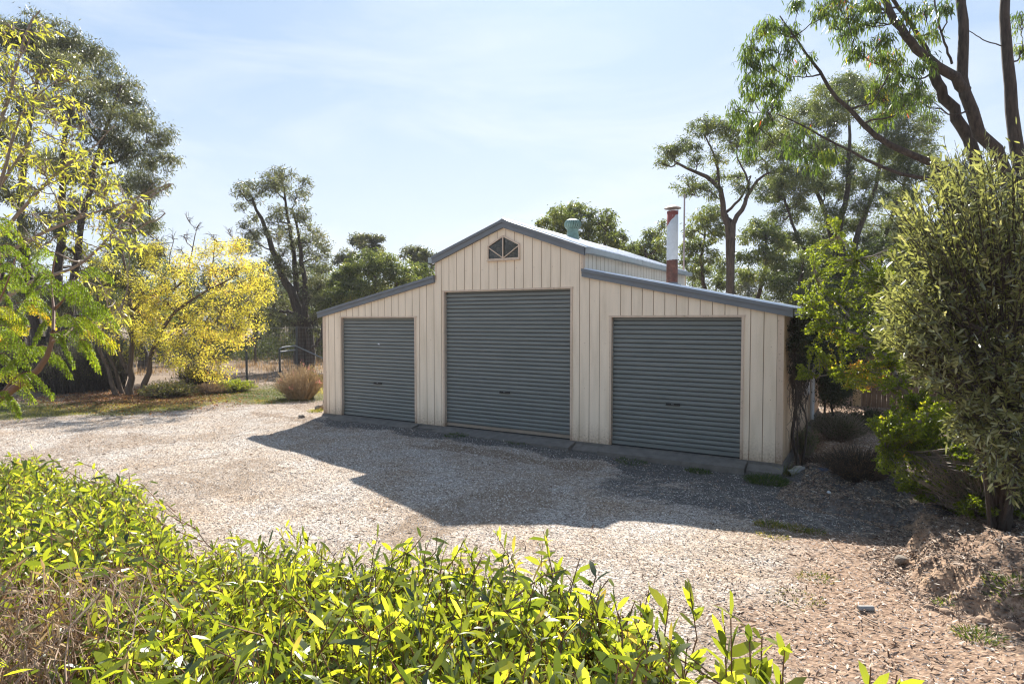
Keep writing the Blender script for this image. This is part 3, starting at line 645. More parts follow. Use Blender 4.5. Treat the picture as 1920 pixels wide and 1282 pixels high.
# ================================================================ LEMON-LEAVED TREE, LEFT FRONT
d = 7.6
def off(p, e): return [(a+e[0], b_+e[1]) for a, b_ in p]
st = [pstem([(-190, 820), (-150, 640), (-90, 500), (-20, 380), (60, 260)], d, .10, .012),
      pstem([(-170, 700), (-80, 560), (20, 470), (120, 420), (230, 380), (318, 345)], d+.3, .05, .006, False),
      pstem([(-160, 640), (-60, 400), (10, 200), (50, 60), (75, 20)], d-.3, .05, .006, False),
      pstem([(-120, 560), (0, 440), (100, 330), (170, 280), (215, 235)], d+.1, .04, .005, False),
      pstem([(-160, 700), (-60, 600), (60, 530), (160, 490), (240, 400), (265, 372)], d+.5, .045, .006, False),
      pstem([(-150, 640), (-60, 480), (0, 350), (30, 240), (60, 190), (120, 140)], d-.1, .04, .005, False)]
cl = [(77,46),(54,70),(95,62),(10,98),(39,102),(107,118),(79,131),(67,151),(133,149),(20,154),(30,180),(7,187),(59,197),(131,189),(151,203),(89,203),(43,210),(98,216),
      (161,236),(121,226),(7,226),(16,256),(40,275),(10,290),(46,285),(115,272),(134,272),(154,289),(170,295),(131,295),(197,298),(203,318),(164,315),(79,325),(59,302),(20,305),
      (197,341),(193,357),(134,354),(102,364),(170,354),(52,348),(161,377),(134,372),(243,377),(259,390),(236,393),(187,410),(115,397),(87,420),(110,440),(215,440),(235,457),
      (255,467),(190,470),(140,450),(221,578),(235,595),(215,600),(205,540),(150,520),(5,60),(15,45),(0,130),(2,340),(25,380),(60,400),(10,420),(160,330),(185,430),(70,460),(240,430),
      (22,122),(64,240),(88,258),(28,232),(5,160),(50,165),(70,180),(84,300),(104,320),(120,330),(36,320),(140,238),(112,180),(92,345),(60,370),(210,375),(225,350)]
tree('lemon_leaved_tree', 'airy tree with sparse lemon yellow leaves in front of the tallest tree', 'tree', st, pcl(cl, d, 17, 3, .8, rz=.9)+pcl([(60, 300, 60, -9), (150, 400, 60, -9), (200, 350, 50, -9), (100, 200, 50, -9), (290, 360, 30, -9), (320, 345, 14, -9), (60, 450, 60, -9), (230, 440, 50, -9), (160, 480, 50, -9), (40, 120, 40, -9), (310, 400, 20, -9), (250, 400, 40, -9)], d, 30, 9, .9, rz=.9), M_LEM, M_TWIG,
     seed=13, lpc=-26, leaf=(.090, .019), sub=7, subr=.5, droop=.35, kind=2, tw=(.005, .0025), shell=.3, limb=.12, maxlimb=.015)
# bare twigs of that tree
# ================================================================ YELLOW MULTI-STEMMED TREE
d = 18.2
st = [pstem([(220, 738), (206, 705), (192, 670), (178, 620), (168, 570), (150, 500)], d-.2, .08, .02),
      pstem([(231, 732), (214, 690), (198, 650), (190, 600), (180, 540)], d+.1, .065, .02),
      pstem([(244, 736), (246, 690), (247, 640), (247, 580), (236, 515), (229, 470)], d, .115, .03),
      pstem([(240, 700), (226, 665), (218, 615), (205, 560)], d+.2, .07, .02, False),
      pstem([(266, 732), (278, 692), (292, 642), (322, 591), (356, 565), (389, 544), (430, 524), (450, 508)], d-.1, .10, .018),
      pstem([(247, 585), (285, 551), (322, 544), (339, 531), (352, 510), (366, 440)], d+.1, .06, .015, False),
      pstem([(389, 544), (398, 500), (402, 460), (400, 440)], d, .03, .010, False),
      pstem([(330, 540), (318, 490), (326, 450)], d+.2, .03, .010, False)]
cl = [(370,425,16,-9),(428,430,12,-9),(350,408,16,-9),(322,440,20,-9),(396,440,18,-9),(300,455,20,-9),(345,440,20,-9),(280,440,20,-9),(450,450,16,-9),(340,470,20,-9),(419,467),(453,474),(440,460),(480,497),(490,520),(487,540),(497,555),(470,555),(436,548),(403,514),(369,497),(346,491),(386,467),(453,581),(419,588),(386,600),(436,615),(460,612),
      (453,640),(416,635),(379,615),(352,588),(336,565),(403,672),(413,692),(389,695),(362,690),(336,682),(315,679),(336,648),(369,655),(322,628),(302,598),(285,568),(302,534),(268,548),
      (262,588),(288,622),(262,635),(235,568,24,-.2),(218,581,24,-.2),(201,615,24,-.2),(188,548,24,-.2),(215,521,24,-.15),(255,524,24,-.1),(240,620,24,-.2),(285,500),(330,510),(470,520),(440,500),
      (310,560,26,-.15),(280,590,26,-.15),(350,620,26,-.1),(405,560),(420,535),(385,575),(500,540,16),(300,640,20,-.2),(250,660,18,-.25),(265,470,22,-.15),(300,470,22,-.1),(195,500,22,-.2),(472,600),(400,640),(355,540)]
tree('yellow_autumn_tree', 'bright yellow autumn tree spreading to the right from a cluster of leaning dark stems', 'tree', st, pcl(cl, d, 23, 4, 1.3, rz=.85, v=.16), M_YEL, M_BARKB,
     seed=14, lpc=720, leaf=(.066, .026), sub=12, subr=.45, droop=.5, limb=.25, tw=(.008, .004))

# ================================================================ MID EUCALYPT LEFT OF THE SHED
d = 28
st = [pstem([(573, 692), (566, 640), (560, 590), (540, 540), (521, 492), (507, 452), (490, 412), (474, 375)], d, .40, .06),
      pstem([(576, 692), (570, 630), (563, 581), (556, 534), (551, 487), (546, 440), (539, 405), (532, 350)], d+.3, .26, .05),
      pstem([(578, 692), (576, 630), (572, 576), (570, 522), (563, 475), (558, 429), (548, 390)], d-.2, .26, .04),
      pstem([(570, 600), (545, 586), (514, 584)], d, .12, .06, False), pstem([(578, 610), (596, 596), (612, 575)], d-.2, .08, .03, False),
      pstem([(583, 655), (600, 635), (606, 600)], d-.3, .10, .06, False)]
cl = [(518,326),(537,330,16),(505,340),(570,342,16),(572,361,14),(556,368),(467,349),(450,358),(450,387,14),(474,370),(495,354),(513,351),(530,345),(523,393),(520,410),(560,395),(570,405),(474,410,16),
      (467,431),(490,431),(478,452),(462,464),(518,440),(537,431),(579,429),(598,445),(607,459,16),(584,452),(574,475),(602,478),(593,494),(607,506),(570,503),(532,478),(527,499),(584,522),(602,534),
      (551,510),(509,487),(502,525),(490,557),(518,557),(537,569),(584,557),(607,564),(490,580),(470,570),(505,590),(540,600),(600,590),(590,620,14),(545,455),(560,450),(500,505),(480,535)]
tree('dark_eucalypt', 'open-crowned dark eucalypt with forked trunk left of the shed', 'tree', st, pcl(cl, d, 18, 5, 1.3, rz=.8), M_EUC, M_BARKD,
     seed=15, lpc=400, leaf=(.14, .040), sub=22, subr=.32, droop=.6, limb=.5)
# ================================================================ TREES BEHIND THE SHED
def btree(name, label, stems, cl, d, r, seed, m=M_EUC2, leaf=(.14, .045), lpc=520, dd=1.3, rz=.8, sub=18, v=0, bark=M_BARKG, subr=.34, **k):
    mx0 = sum(s[0][0] for s, _, _ in stems)/len(stems); return tree(name, label, 'tree', [pstem([(mx0, s[0][1])]+list(s[1:]), d, a, b_) for s, a, b_ in stems], pcl(cl, d, r, seed, dd, rz, v), m, bark, seed=seed, lpc=lpc, leaf=leaf, sub=sub, subr=subr, **k)
btree('small_eucalypt', 'far eucalypt with two round grey heads above the leafy crown left of the shed roof', [([(672, 700), (670, 600), (674, 520), (690, 462)], .22, .05)],
      [(673,452),(682,448),(694,459),(708,450),(705,468),(649,478),(640,487),(655,500),(690,475),(665,478,12)], 40, 15, 21, M_EUC, lpc=600, leaf=(.2, .06))
btree('round_crowned_tree', 'rounded leafy green tree directly behind the left roof slope', [([(700, 700), (700, 600), (705, 520)], .2, .07), ([(720, 700), (730, 600), (745, 530)], .16, .05)],
      [(666,500),(690,495),(701,487),(724,492),(654,515),(689,522),(724,522),(747,510),(768,504),(790,510),(677,545),(650,545),(640,530),(710,545),(740,540),(770,530),(640,560),(665,565),(700,560),(625,545,20),(620,570,18),(600,575,16),(780,520)],
      28, 24, 22, M_EUC2, lpc=620, v=.08, leaf=(.15, .05))
btree('grey_eucalypt', 'grey-green eucalypt top beside the upper left gable end', [([(790, 700), (790, 600), (790, 500)], .2, .06)],
      [(785,473),(800,478),(766,474),(795,492),(810,485),(780,488),(804,505,16)], 36, 16, 23, M_EUC, lpc=600, leaf=(.18, .055))
btree('leafy_gum', 'leafy olive green tree behind the roof ridge and green turbine vent', [([(1080, 640), (1085, 520), (1080, 430)], .22, .07), ([(1120, 640), (1130, 520), (1135, 430)], .18, .05)],
      [(1022,424),(1038,408),(1050,400),(1065,398),(1077,388),(1086,396),(1068,412),(1046,428),(1087,425),(1103,416),(1119,405),(1140,403,14),(1145,416,14),(1135,430),(1120,440),(1137,450),(1160,448),(1151,462),(1105,440),(1060,430),(1100,460),(1150,480)],
      25, 19, 24, M_EUC2, lpc=620, v=.03, leaf=(.14, .05))
btree('lower_gum', 'lower green tree between the turbine vent and the rusty flue', [([(1210, 640), (1212, 520), (1210, 470)], .2, .06)],
      [(1176,462),(1192,468),(1208,460),(1222,442),(1237,436,14),(1240,457),(1224,468),(1235,480),(1205,482),(1180,480),(1222,492),(1250,500),(1245,420,10)], 29, 18, 25, M_EUC2, lpc=600, leaf=(.15, .05), v=.04)
# right of the flue
d = 22
st = [pstem([(1366, 640), (1366, 545), (1369, 480), (1365, 430), (1357, 392), (1347, 348), (1320, 330), (1300, 322), (1270, 306)], d, .21, .05),
      pstem([(1368, 640), (1370, 500), (1376, 420), (1392, 388), (1405, 360), (1425, 335), (1440, 325)], d-.15, .16, .04),
      pstem([(1347, 350), (1344, 310), (1334, 280), (1322, 255)], d, .07, .03, False), pstem([(1405, 360), (1400, 330), (1384, 300), (1380, 270)], d, .06, .02, False),
      pstem([(1376, 420), (1362, 400), (1390, 370), (1408, 330)], d+.2, .10, .03, False)]
cl = [(1323,227),(1340,232),(1356,238),(1308,240),(1275,271),(1252,284),(1242,306,14),(1293,279),(1262,290),(1367,264),(1385,271),(1308,304),(1348,293),(1286,345),(1308,352),(1330,359),(1348,330),
      (1381,330),(1425,238),(1450,222),(1458,257),(1433,300),(1440,320),(1411,257),(1400,300),(1375,240),(1330,250),(1395,350),(1290,360,14),(1440,270)]
tree('spreading_eucalypt', 'spreading eucalypt with curved forked trunk just right of the rusty flue', 'tree', st, pcl(cl, d, 21, 6, 1.2, rz=.7), M_EUC2, M_BARKG,
     seed=16, lpc=640, leaf=(.12, .030), sub=22, subr=.33, droop=.9, limb=.4)
btree('bushy_gum', 'low bushy tree behind the right roof slope below the spreading eucalypt', [([(1320, 640), (1318, 520), (1322, 430)], .14, .05), ([(1430, 640), (1432, 520), (1436, 440)], .14, .05)],
      [(1341,400),(1319,411),(1297,433),(1341,433),(1425,425),(1405,440),(1447,440),(1312,458),(1290,465),(1300,490),(1330,480),(1350,500),(1400,480),(1430,470),(1455,490),(1400,510),(1440,520),(1310,510),(1355,520),(1470,460)],
      26, 21, 26, M_EUC2, lpc=700, v=.06, leaf=(.15, .045))
d = 30
st = [pstem([(1582, 640), (1580, 540), (1579, 469), (1574, 420), (1587, 367), (1590, 312), (1594, 257), (1588, 190)], d, .30, .06),
      pstem([(1576, 640), (1570, 520), (1556, 430), (1532, 359), (1513, 312), (1506, 260)], d+.4, .22, .05),
      pstem([(1588, 640), (1594, 520), (1612, 430), (1642, 348), (1652, 290), (1670, 220)], d-.3, .24, .05),
      pstem([(1600, 640), (1640, 540), (1660, 440), (1690, 360), (1710, 290)], d+.5, .2, .05),
      pstem([(1560, 640), (1530, 520), (1490, 430), (1470, 370)], d-.2, .16, .05)]
rf = np.random.default_rng(77); cl = [(rf.uniform(1430, 1750), rf.uniform(250, 500), rf.uniform(11, 20)) for _ in range(46)]+[(1587,156,26),(1561,162),(1616,158),(1631,172),(1550,186),(1587,183,28),(1572,213),(1550,222),(1616,198),(1660,180),(1689,205),(1715,186),(1642,227),(1678,242),(1715,257),(1733,279),(1477,264),
      (1469,285),(1506,205),(1521,230),(1480,225),(1458,341),(1440,359),(1484,323),(1521,330),(1550,348),(1587,345),(1623,330),(1660,359),(1697,367),(1623,385),(1550,396),(1495,385),(1469,403),(1532,433),
      (1587,422),(1642,422),(1678,304),(1700,320),(1530,280),(1560,290),(1600,290),(1500,350),(1740,330),(1700,420),(1480,450),(1560,470),(1620,470),(1740,230),(1655,270)]
tree('domed_eucalypt', 'large background eucalypt with a domed top and many thin stems', 'tree', st, pcl(cl, d, 27, 7, 2.2, rz=.7), M_EUC2, M_BARKD,
     seed=17, lpc=700, leaf=(.15, .036), sub=22, subr=.34, droop=.8, limb=.5)
btree('dense_gum', 'dense dark green tree at the right end of the shed roof', [([(1500, 640), (1500, 560), (1505, 500)], .18, .06), ([(1560, 640), (1556, 560), (1550, 500)], .18, .06)],
      [(1480,500),(1510,490),(1540,500),(1570,510),(1600,500),(1460,530),(1500,530),(1530,540),(1560,540),(1600,540),(1640,520),(1680,510),(1720,500),(1650,470),(1690,460),(1640,560),(1700,550),(1480,555),(1590,580),(1540,580),(1760,460),(1800,420),(1780,360),(1800,330)],
      24, 28, 27, M_EUC2, lpc=620, leaf=(.14, .045), v=-.08)

# ================================================================ WOODLAND BEYOND (copies of three kinds)
def proto(name, seed, h, w, n, m, leaf):
    rng = np.random.default_rng(seed); st = []; x0, y0 = 60.+seed*12, 300.   # built out of the way, then moved
    for k in range(rng.integers(1, 4)):
        a = rng.uniform(0, 6.28); r_ = w*.45*rng.uniform(.3, 1)
        st.append([(x0, y0, float(H(x0, y0))-.1, .03*h), (x0+.2*r_*math.cos(a), y0+.2*r_*math.sin(a), h*.35, .022*h), (x0+r_*math.cos(a), y0+r_*math.sin(a), h*.85, .006*h)])
    cl = []
    for k in range(n):
        a = rng.uniform(0, 6.28); z = h*(1-.75*rng.random()**1.5)*.95; rr = w*.5*math.sqrt(max(0, 1-((z/h-.55)/.55)**2))*rng.uniform(.2, 1)
        cl.append((x0+rr*math.cos(a), y0+rr*math.sin(a), z, h*rng.uniform(.085, .13)))
    return tree(name, 'x', 'tree', st, cl, m, M_BARKG, seed=seed, lpc=-520, leaf=leaf, sub=10, subr=.42, droop=.7, limb=.3)
PR = [proto('eucalypt', 3, 8, 6, 22, M_EUC2, (.20, .075)), proto('eucalypt', 4, 7, 4.4, 18, M_EUC, (.20, .07)), proto('scrub_tree', 5, 4.2, 4.6, 18, M_SCRUB, (.13, .045))]
used = [False]*3
def copy_tree(o, parent=None):
    c = o.copy(); COL.objects.link(c); c.parent = parent
    for ch in [q for q in o.children]: copy_tree(ch, c)
    return c
KIND = ['leafy green eucalypt', 'grey-green narrow eucalypt', 'brown-green scrubby tree']
woods = []
rng = np.random.default_rng(8)
LEFT = [(-60, 34, 1, 1.0), (15, 44, 0, 1.0), (60, 30, 2, 1.0), (120, 38, 2, 1.3), (165, 30, 2, .9), (200, 46, 1, .9), (250, 36, 2, 1.2), (300, 32, 2, .95), (335, 50, 0, .85), (370, 38, 2, 1.1), (410, 44, 2, 1.3),
        (436, 34, 1, .62), (450, 52, 0, .8), (480, 42, 2, 1.25), (505, 56, 1, .9), (520, 46, 2, 1.3), (548, 40, 2, 1.15), (590, 50, 0, .8), (600, 38, 2, 1.2), (615, 60, 1, 1.0), (630, 44, 2, 1.3), (655, 55, 0, .8)]
WORD = {}
for (px, dd_, k, s) in LEFT:
    p = at(px, 600, dd_); src = PR[k]
    o = src if not used[k] else copy_tree(src); used[k] = True
    woods.append((o, px, dd_, k)); o.location = (p[0], p[1], float(H(p[0], p[1]))-.05)
    o.rotation_euler = (0, 0, rng.uniform(0, 6.28)); o.scale = (s*rng.uniform(.9, 1.1),)*2+(s*rng.uniform(.85, 1.1),)
    o['group'] = 'trees in the woodland beyond the wire fence'
for (px, dd_, k, s) in [(860, 48, 0, .55), (920, 60, 1, .6), (1290, 40, 0, .7), (1400, 42, 1, .8), (1500, 34, 0, .85), (1600, 38, 0, .9), (1680, 30, 2, 1.2), (1760, 34, 0, .9), (1850, 30, 0, .8), (1930, 26, 1, .8), (1620, 24, 2, .8), (1700, 22, 2, .8), (1560, 22, 2, .75)]:
    p = at(px, 600, dd_); o = copy_tree(PR[k]); woods.append((o, px, dd_, k)); o.location = (p[0], p[1], float(H(p[0], p[1]))-.05)
    o.rotation_euler = (0, 0, rng.uniform(0, 6.28)); o.scale = (s,)*3; o['group'] = 'trees in the woodland behind the shed'
for side, lo, hi, pos in (('l', -999, 700, 'at the left edge|behind the tallest left tree|behind the yellow tree|between the yellow tree and the dark eucalypt|between the dark eucalypt and the shed'), ('r', 700, 9999, '')):
    for k in range(3):
        S = sorted([w for w in woods if w[3] == k and lo <= w[1] < hi], key=lambda w: w[1])
        for i, w in enumerate(S):
            px = w[1]
            if side == 'l': ps = 'behind the tallest left tree' if px < 180 else 'behind the yellow tree' if px < 430 else 'left of the dark eucalypt trunk' if px < 560 else 'between the dark eucalypt and the shed corner'
            else: ps = 'hidden low behind the centre bay' if px < 1000 else 'behind the right roof slope' if px < 1480 else 'behind the paling fence' if px < 1720 else 'behind the olive shrub'
            same = [q for q in S if (('a' if q[1] < 180 else 'b' if q[1] < 430 else 'c' if q[1] < 560 else 'd') == ('a' if px < 180 else 'b' if px < 430 else 'c' if px < 560 else 'd'))] if side == 'l' else \
                   [q for q in S if (q[1] < 1000, q[1] < 1480, q[1] < 1720) == (px < 1000, px < 1480, px < 1720)]
            j = same.index(w); ordn = '' if len(same) == 1 else ['leftmost ', 'second ', 'third ', 'fourth ', 'fifth ', 'sixth '][j]
            w[0]['label'] = f"{ordn}{KIND[k]} {ps}" + (', counted from the left' if j else '')
            w[0]['category'] = 'tree'

# ================================================================ FOREGROUND EUCALYPT, RIGHT
d = 11
st = [pstem([(1912, 700), (1906, 500), (1906, 367), (1906, 293), (1898, 220), (1893, 147), (1884, 73), (1884, 0), (1880, -90), (1890, -200)], d, .17, .07),
      pstem([(1905, 700, .1), (1900, 450, .1), (1888, 323, .1), (1858, 280), (1826, 220), (1811, 165), (1807, 110), (1806, 55), (1803, 0), (1795, -90)], d-.1, .16, .08),
      pstem([(1840, 700), (1842, 450), (1838, 330), (1822, 270), (1795, 220), (1772, 176), (1750, 136)], d+.3, .15, .10),
      pstem([(1812, 172), (1790, 150), (1763, 128), (1725, 98), (1703, 75), (1686, 50), (1668, 18), (1660, -30), (1640, -90)], d-.1, .11, .06, False),
      pstem([(1750, 136), (1738, 95), (1715, 52), (1690, 20), (1668, -10)], d+.3, .06, .035, False),
      pstem([(1850, 400, .2), (1790, 330, .1), (1740, 305), (1708, 290), (1653, 264), (1625, 235), (1587, 202), (1557, 172), (1539, 139), (1506, 95), (1477, 51), (1462, 30)], d, .10, .012, False),
      pstem([(1850, 430, .3), (1800, 360, .1), (1752, 337), (1678, 323), (1605, 290), (1550, 260), (1495, 231), (1455, 213)], d, .06, .01, False),
      pstem([(1539, 139), (1510, 145), (1480, 143)], d, .02, .006, False), pstem([(1785, 120), (1768, 70), (1755, 20), (1750, -20)], d-.2, .025, .015, False),
      pstem([(1893, 90), (1850, 78), (1820, 60), (1800, 50)], d, .014, .006, False)]
cl = [(1440,37),(1458,55),(1425,59),(1440,92),(1477,92),(1403,121),(1425,128),(1447,121),(1396,154),(1425,161),(1411,183),(1378,205,16),(1396,222),(1403,249),(1411,275),(1477,147),(1455,191),(1440,210),
      (1513,117,16),(1485,60),(1410,90),(1460,170),(1495,7),(1543,11),(1550,29),(1568,48),(1605,22),(1609,44),(1576,70),(1609,103,16),(1642,92),(1653,117),(1675,132),(1642,158),(1649,180),(1708,176),(1726,161),
      (1679,110),(1715,66),(1733,22),(1770,15),(1708,22),(1491,264),(1513,249),(1543,293),(1521,304),(1565,301),(1915,33),(1918,84),(1640,40),(1660,70),(1625,0),(1580,0),(1690,200),(1600,75),
      (1700,140),(1735,120),(1745,60),(1640,10),(1590,30),(1560,0),(1680,160),(1730,195),(1655,215),(1495,285),(1420,238),(1445,150)]
tree('foreground_eucalypt', 'near eucalypt with several dark leaning trunks and long drooping leaves at the right edge', 'tree', st, pcl(cl, d, 19, 8, .9, rz=1.1), M_EUCN, M_BARKD,
     seed=18, lpc=-170, leaf=(.115, .018), sub=9, subr=.55, droop=2.2, kind=2, bend=.1, tw=(.006, .003), limb=.10, maxlimb=.02, shell=.2)
rng = np.random.default_rng(4)
# ================================================================ SHRUBS BUILT FROM SHOOTS
def shoots(base, tips, K, lift, rng, wob=.05):
    """curved shoots from base points (N,3) to tips (N,3)"""
    t = np.linspace(0, 1, K)[None, :, None]; mid = base*.45+tips*.55+np.array([0, 0, 1])*lift[:, None]
    P = (1-t)**2*base[:, None]+2*t*(1-t)*mid[:, None]+t**2*tips[:, None]
    return P+rng.normal(size=P.shape)*wob*np.sin(t*np.pi)*.3
def along(P, n, lo, hi, rng, spread=.8, upw=.2):
    """n leaves on each shoot: positions and directions"""
    N, K, _ = P.shape; u = np.sort(rng.uniform(lo, hi, (N, n)), 1)*(K-1); i = np.minimum(u.astype(int), K-2); f = (u-i)[..., None]
    r = np.arange(N)[:, None]; A = P[r, i]; B = P[r, i+1]; pos = A*(1-f)+B*f; T = nrm(B-A); D = nrm(T*.75+rng.normal(size=T.shape)*spread*.62+np.array([0, 0, upw]))
    return pos.reshape(-1, 3), D.reshape(-1, 3)

# --- olive-like shrub, right
rng = np.random.default_rng(31); bx = at(1880, 960, 5.6); base = np.array([bx[0], bx[1], float(H(bx[0], bx[1]))])
ol = thing('olive_shrub', 'large grey-green olive shrub filling the right edge of the picture', 'shrub', base)
tp = []
OC = [(1690,500,36),(1668,560,28),(1700,640,34),(1658,625,22),(1732,700,30),(1715,420,30),(1700,560,34),(1735,640,36),(1800,330,60),(1880,310,60),(1760,380,55),(1840,400,70),(1920,400,70),(1740,440,50),(1790,480,65),(1870,500,70),(1725,510,45),(1950,520,80),(1760,560,60),(1840,590,70),(1920,620,80),(1745,620,50),
      (1800,660,60),(1870,700,70),(1950,720,80),(1815,760,40),(1870,800,55),(1940,820,70),(1990,420,80),(2010,620,90),(1890,860,45),(1715,600,32),(1700,450,30),(1985,300,70),(1830,300,40),(1900,760,60),(1800,800,45),(1850,850,45),(1900,900,50),(1960,880,60),(1690,380,26),(1700,540,34),(1680,600,24),(1765,320,30)]
for k, (px, py, r_) in enumerate(OC):
    for q in range(36):
        a = rng.uniform(0, 6.28); rr = r_*math.sqrt(rng.random())*(1 if rng.random() < .85 else 1.6); tp.append(at(px+rr*math.cos(a), py+rr*math.sin(a)*.9, 5.4+rng.uniform(-1.2, 1.0)))
tp = np.array(tp); N = len(tp); core = base+np.array([.1, .2, 1.3]); inn = tp+(core-tp)*rng.uniform(.28, .42, N)[:, None]+np.array([0, 0, -.12])
P = shoots(inn, tp, 6, rng.uniform(.02, .12, N), rng, .06)
pos, D = along(P, 24, .02, 1.0, rng, .8, .1); n = len(pos); s = rng.uniform(.6, 1.25, n)
g = Geo()
stp = []
for k in range(22):
    a = tp[rng.integers(0, N)]; e = a+(core-a)*.25; stp.append(curve([base+rng.normal(size=3)*[.05, .05, .02], base*.55+e*.45+[0, 0, .25]+rng.normal(size=3)*.08, e], 8))
g.tubes(np.array(stp), np.tile(np.linspace(.020, .006, 8), (22, 1)), 6); g.tubes(P, np.tile(np.linspace(.005, .0018, 6), (N, 1)), 3)
# link each shoot back to the nearest stem
sn = np.concatenate([q[3:] for q in stp]); i0 = [int(np.argmin(np.linalg.norm(sn-q, axis=1))) for q in inn]; lk = np.stack([sn[i0]*(1-u)+inn*u for u in (0, .35, .7, 1)], 1)
g.tubes(lk, np.tile(np.linspace(.007, .005, 4), (N, 1)), 3); g.build('stems', M_BARKG, ol, base)
leaves('foliage', pos, D, .076*s, .0155*s, .42+np.repeat(rng.normal(size=N)*.12, 24)+rng.normal(size=n)*.18, M_OLIVE, ol, rng, base, 2, .06)
# --- small bright-leaved shrub
rng = np.random.default_rng(32); bx = at(1800, 930, 7.2); base = np.array([bx[0], bx[1], float(H(bx[0], bx[1]))])
sb = thing('small_leaved_shrub', 'bright green small-leaved shrub arching towards the shed corner with a few orange sprays', 'shrub', base)
SCL = [(1660,790,26,7.0,0),(1690,820,34,7,0),(1740,800,36,7,0),(1780,830,40,7,0),(1660,850,28,7,0),(1700,870,34,7,0),(1740,860,36,7,0),(1790,880,40,7,0),(1730,910,34,7,0),(1770,930,34,6.8,-.05),(1820,930,40,6.8,-.1),(1745,945,20,6.8,0),(1690,905,18,6.9,0),(1670,800,30,6.9,.1),(1710,800,34,6.9,.1),(1760,760,34,7,.1),(1750,890,36,6.8,.08),(1800,840,36,6.8,.05),(1720,840,34,6.8,.12),(1760,840,34,6.8,.1),(1830,880,36,6.7,0),(1780,960,30,6.7,0),(1850,950,36,6.6,-.1),(1648,870,16,6.9,.1),(1850,860,44,6.2,-.12),(1900,900,44,6.0,-.15),(1860,930,40,6.0,-.12),(1920,945,44,5.9,-.15),(1800,905,40,6.5,-.05),(1950,880,44,5.9,-.15),(1830,960,30,6.1,-.1),(1890,965,34,5.9,-.1),(1640,790,14,7,.1),
       (1700,760,34,7.3,.05),(1740,740,36,7.3,0),(1680,720,34,7.6,.1),(1640,700,30,8,.18),(1620,720,22,8,.35),(1610,690,24,8,.4),(1590,720,18,8,.2),(1570,700,20,8.2,.1),(1600,650,28,8.2,.15),(1570,640,26,8.4,.3),(1560,620,24,8.4,.1),
       (1540,600,24,8.6,.1),(1530,570,26,8.8,.12),(1510,585,20,8.8,.1),(1520,545,26,9,.05),(1560,560,28,9,.05),(1600,590,32,8.6,.05),(1640,620,34,8.4,0),(1680,660,34,8,0),(1600,530,30,9,0),(1640,560,34,8.8,0),(1680,600,34,8.2,0),(1720,680,34,7.6,0),
       (1560,510,26,9.4,0),(1530,480,24,9.4,.05),(1580,460,26,9.6,.05),(1560,420,20,9.6,.1),(1610,490,30,9.4,0),(1650,510,30,9,0),(1530,650,16,8.6,.15),(1545,670,14,8.6,.2),(1507,705,14,8.8,.1),(1500,690,10,8.8,.1),(1690,540,28,8.6,0),(1500,560,16,9,.12),
       (1810,160,16,10.6,.1),(1815,200,14,10.6,.1),(1850,890,40,6.8,-.15),(1880,930,36,6.6,-.15),(1700,470,24,9,0),(1520,620,16,8.6,.1),(1650,660,30,8,.12),(1770,780,34,7.2,-.05)]
SCL = [c for c in SCL if c[1] > 300]
tp = []; vv = []
for px, py, r_, dd_, v0 in SCL:
    for q in range(int(20*(r_/28)**1.5)+6):
        a = rng.uniform(0, 6.28); rr = r_*math.sqrt(rng.random()); tp.append(at(px+rr*math.cos(a), py+rr*math.sin(a)*.8, dd_+rng.uniform(-.5, .5))); vv.append(v0)
tp = np.array(tp); vv = np.array(vv); N = len(tp)
limb_ = [curve([at(*p) for p in q], 10) for q in ([(1800, 925, 7.2), (1770, 840, 7.2), (1715, 760, 7.4), (1680, 705, 7.6), (1640, 650, 8.0), (1590, 590, 8.5), (1530, 520, 9)],
         [(1800, 925, 7.2), (1760, 860, 7), (1710, 850, 6.9), (1660, 840, 6.9)], [(1700, 735, 7.5), (1650, 700, 7.9), (1580, 700, 8.3), (1515, 708, 8.7)], [(1800, 925, 7.2), (1790, 800, 7.3), (1760, 700, 7.5), (1720, 600, 8.2), (1640, 520, 9), (1570, 440, 9.5)],
         [(1800, 925, 7.2), (1830, 900, 6.9), (1870, 890, 6.8)], [(1800, 930, 7.2), (1760, 930, 6.9), (1730, 925, 6.9)], [(1680, 705, 7.6), (1640, 640, 8.2), (1560, 610, 8.5), (1520, 570, 8.9)])]
limb_[0][0] = limb_[1][0] = limb_[3][0] = limb_[4][0] = limb_[5][0] = base-[0, 0, .05]
sn = np.concatenate([q[1:] for q in limb_]); i0 = np.array([int(np.argmin(np.linalg.norm(sn-q, axis=1)+.5*np.maximum(0, sn[:, 2]-q[2]))) for q in tp]); root_ = sn[i0]
inn = tp+(root_-tp)*np.minimum(.999, .28/np.maximum(.28, np.linalg.norm(root_-tp, axis=1)))[:, None]
P = shoots(inn, tp, 6, rng.uniform(.0, .05, N), rng, .03)
g = Geo(); g.tubes(np.array(limb_), np.tile(np.linspace(.030, .006, 10), (len(limb_), 1)), 6); g.tubes(P, np.tile(np.linspace(.004, .0016, 6), (N, 1)), 3)
mid = root_*.5+inn*.5+[0, 0, -.03]; g.tubes(np.stack([root_, mid, inn], 1), np.tile([.007, .005, .004], (N, 1)), 3); g.build('stems', M_TWIG, sb, base)
nl = 46; pos, D = along(P, nl, .0, 1.0, rng, 1.3, .1); n = len(pos); s = rng.uniform(.6, 1.3, n)
leaves('foliage', pos, D, .036*s, .020*s, .42+np.repeat(vv+rng.normal(size=N)*.08, nl)+rng.normal(size=n)*.13, M_SMALL, sb, rng, base, 1)

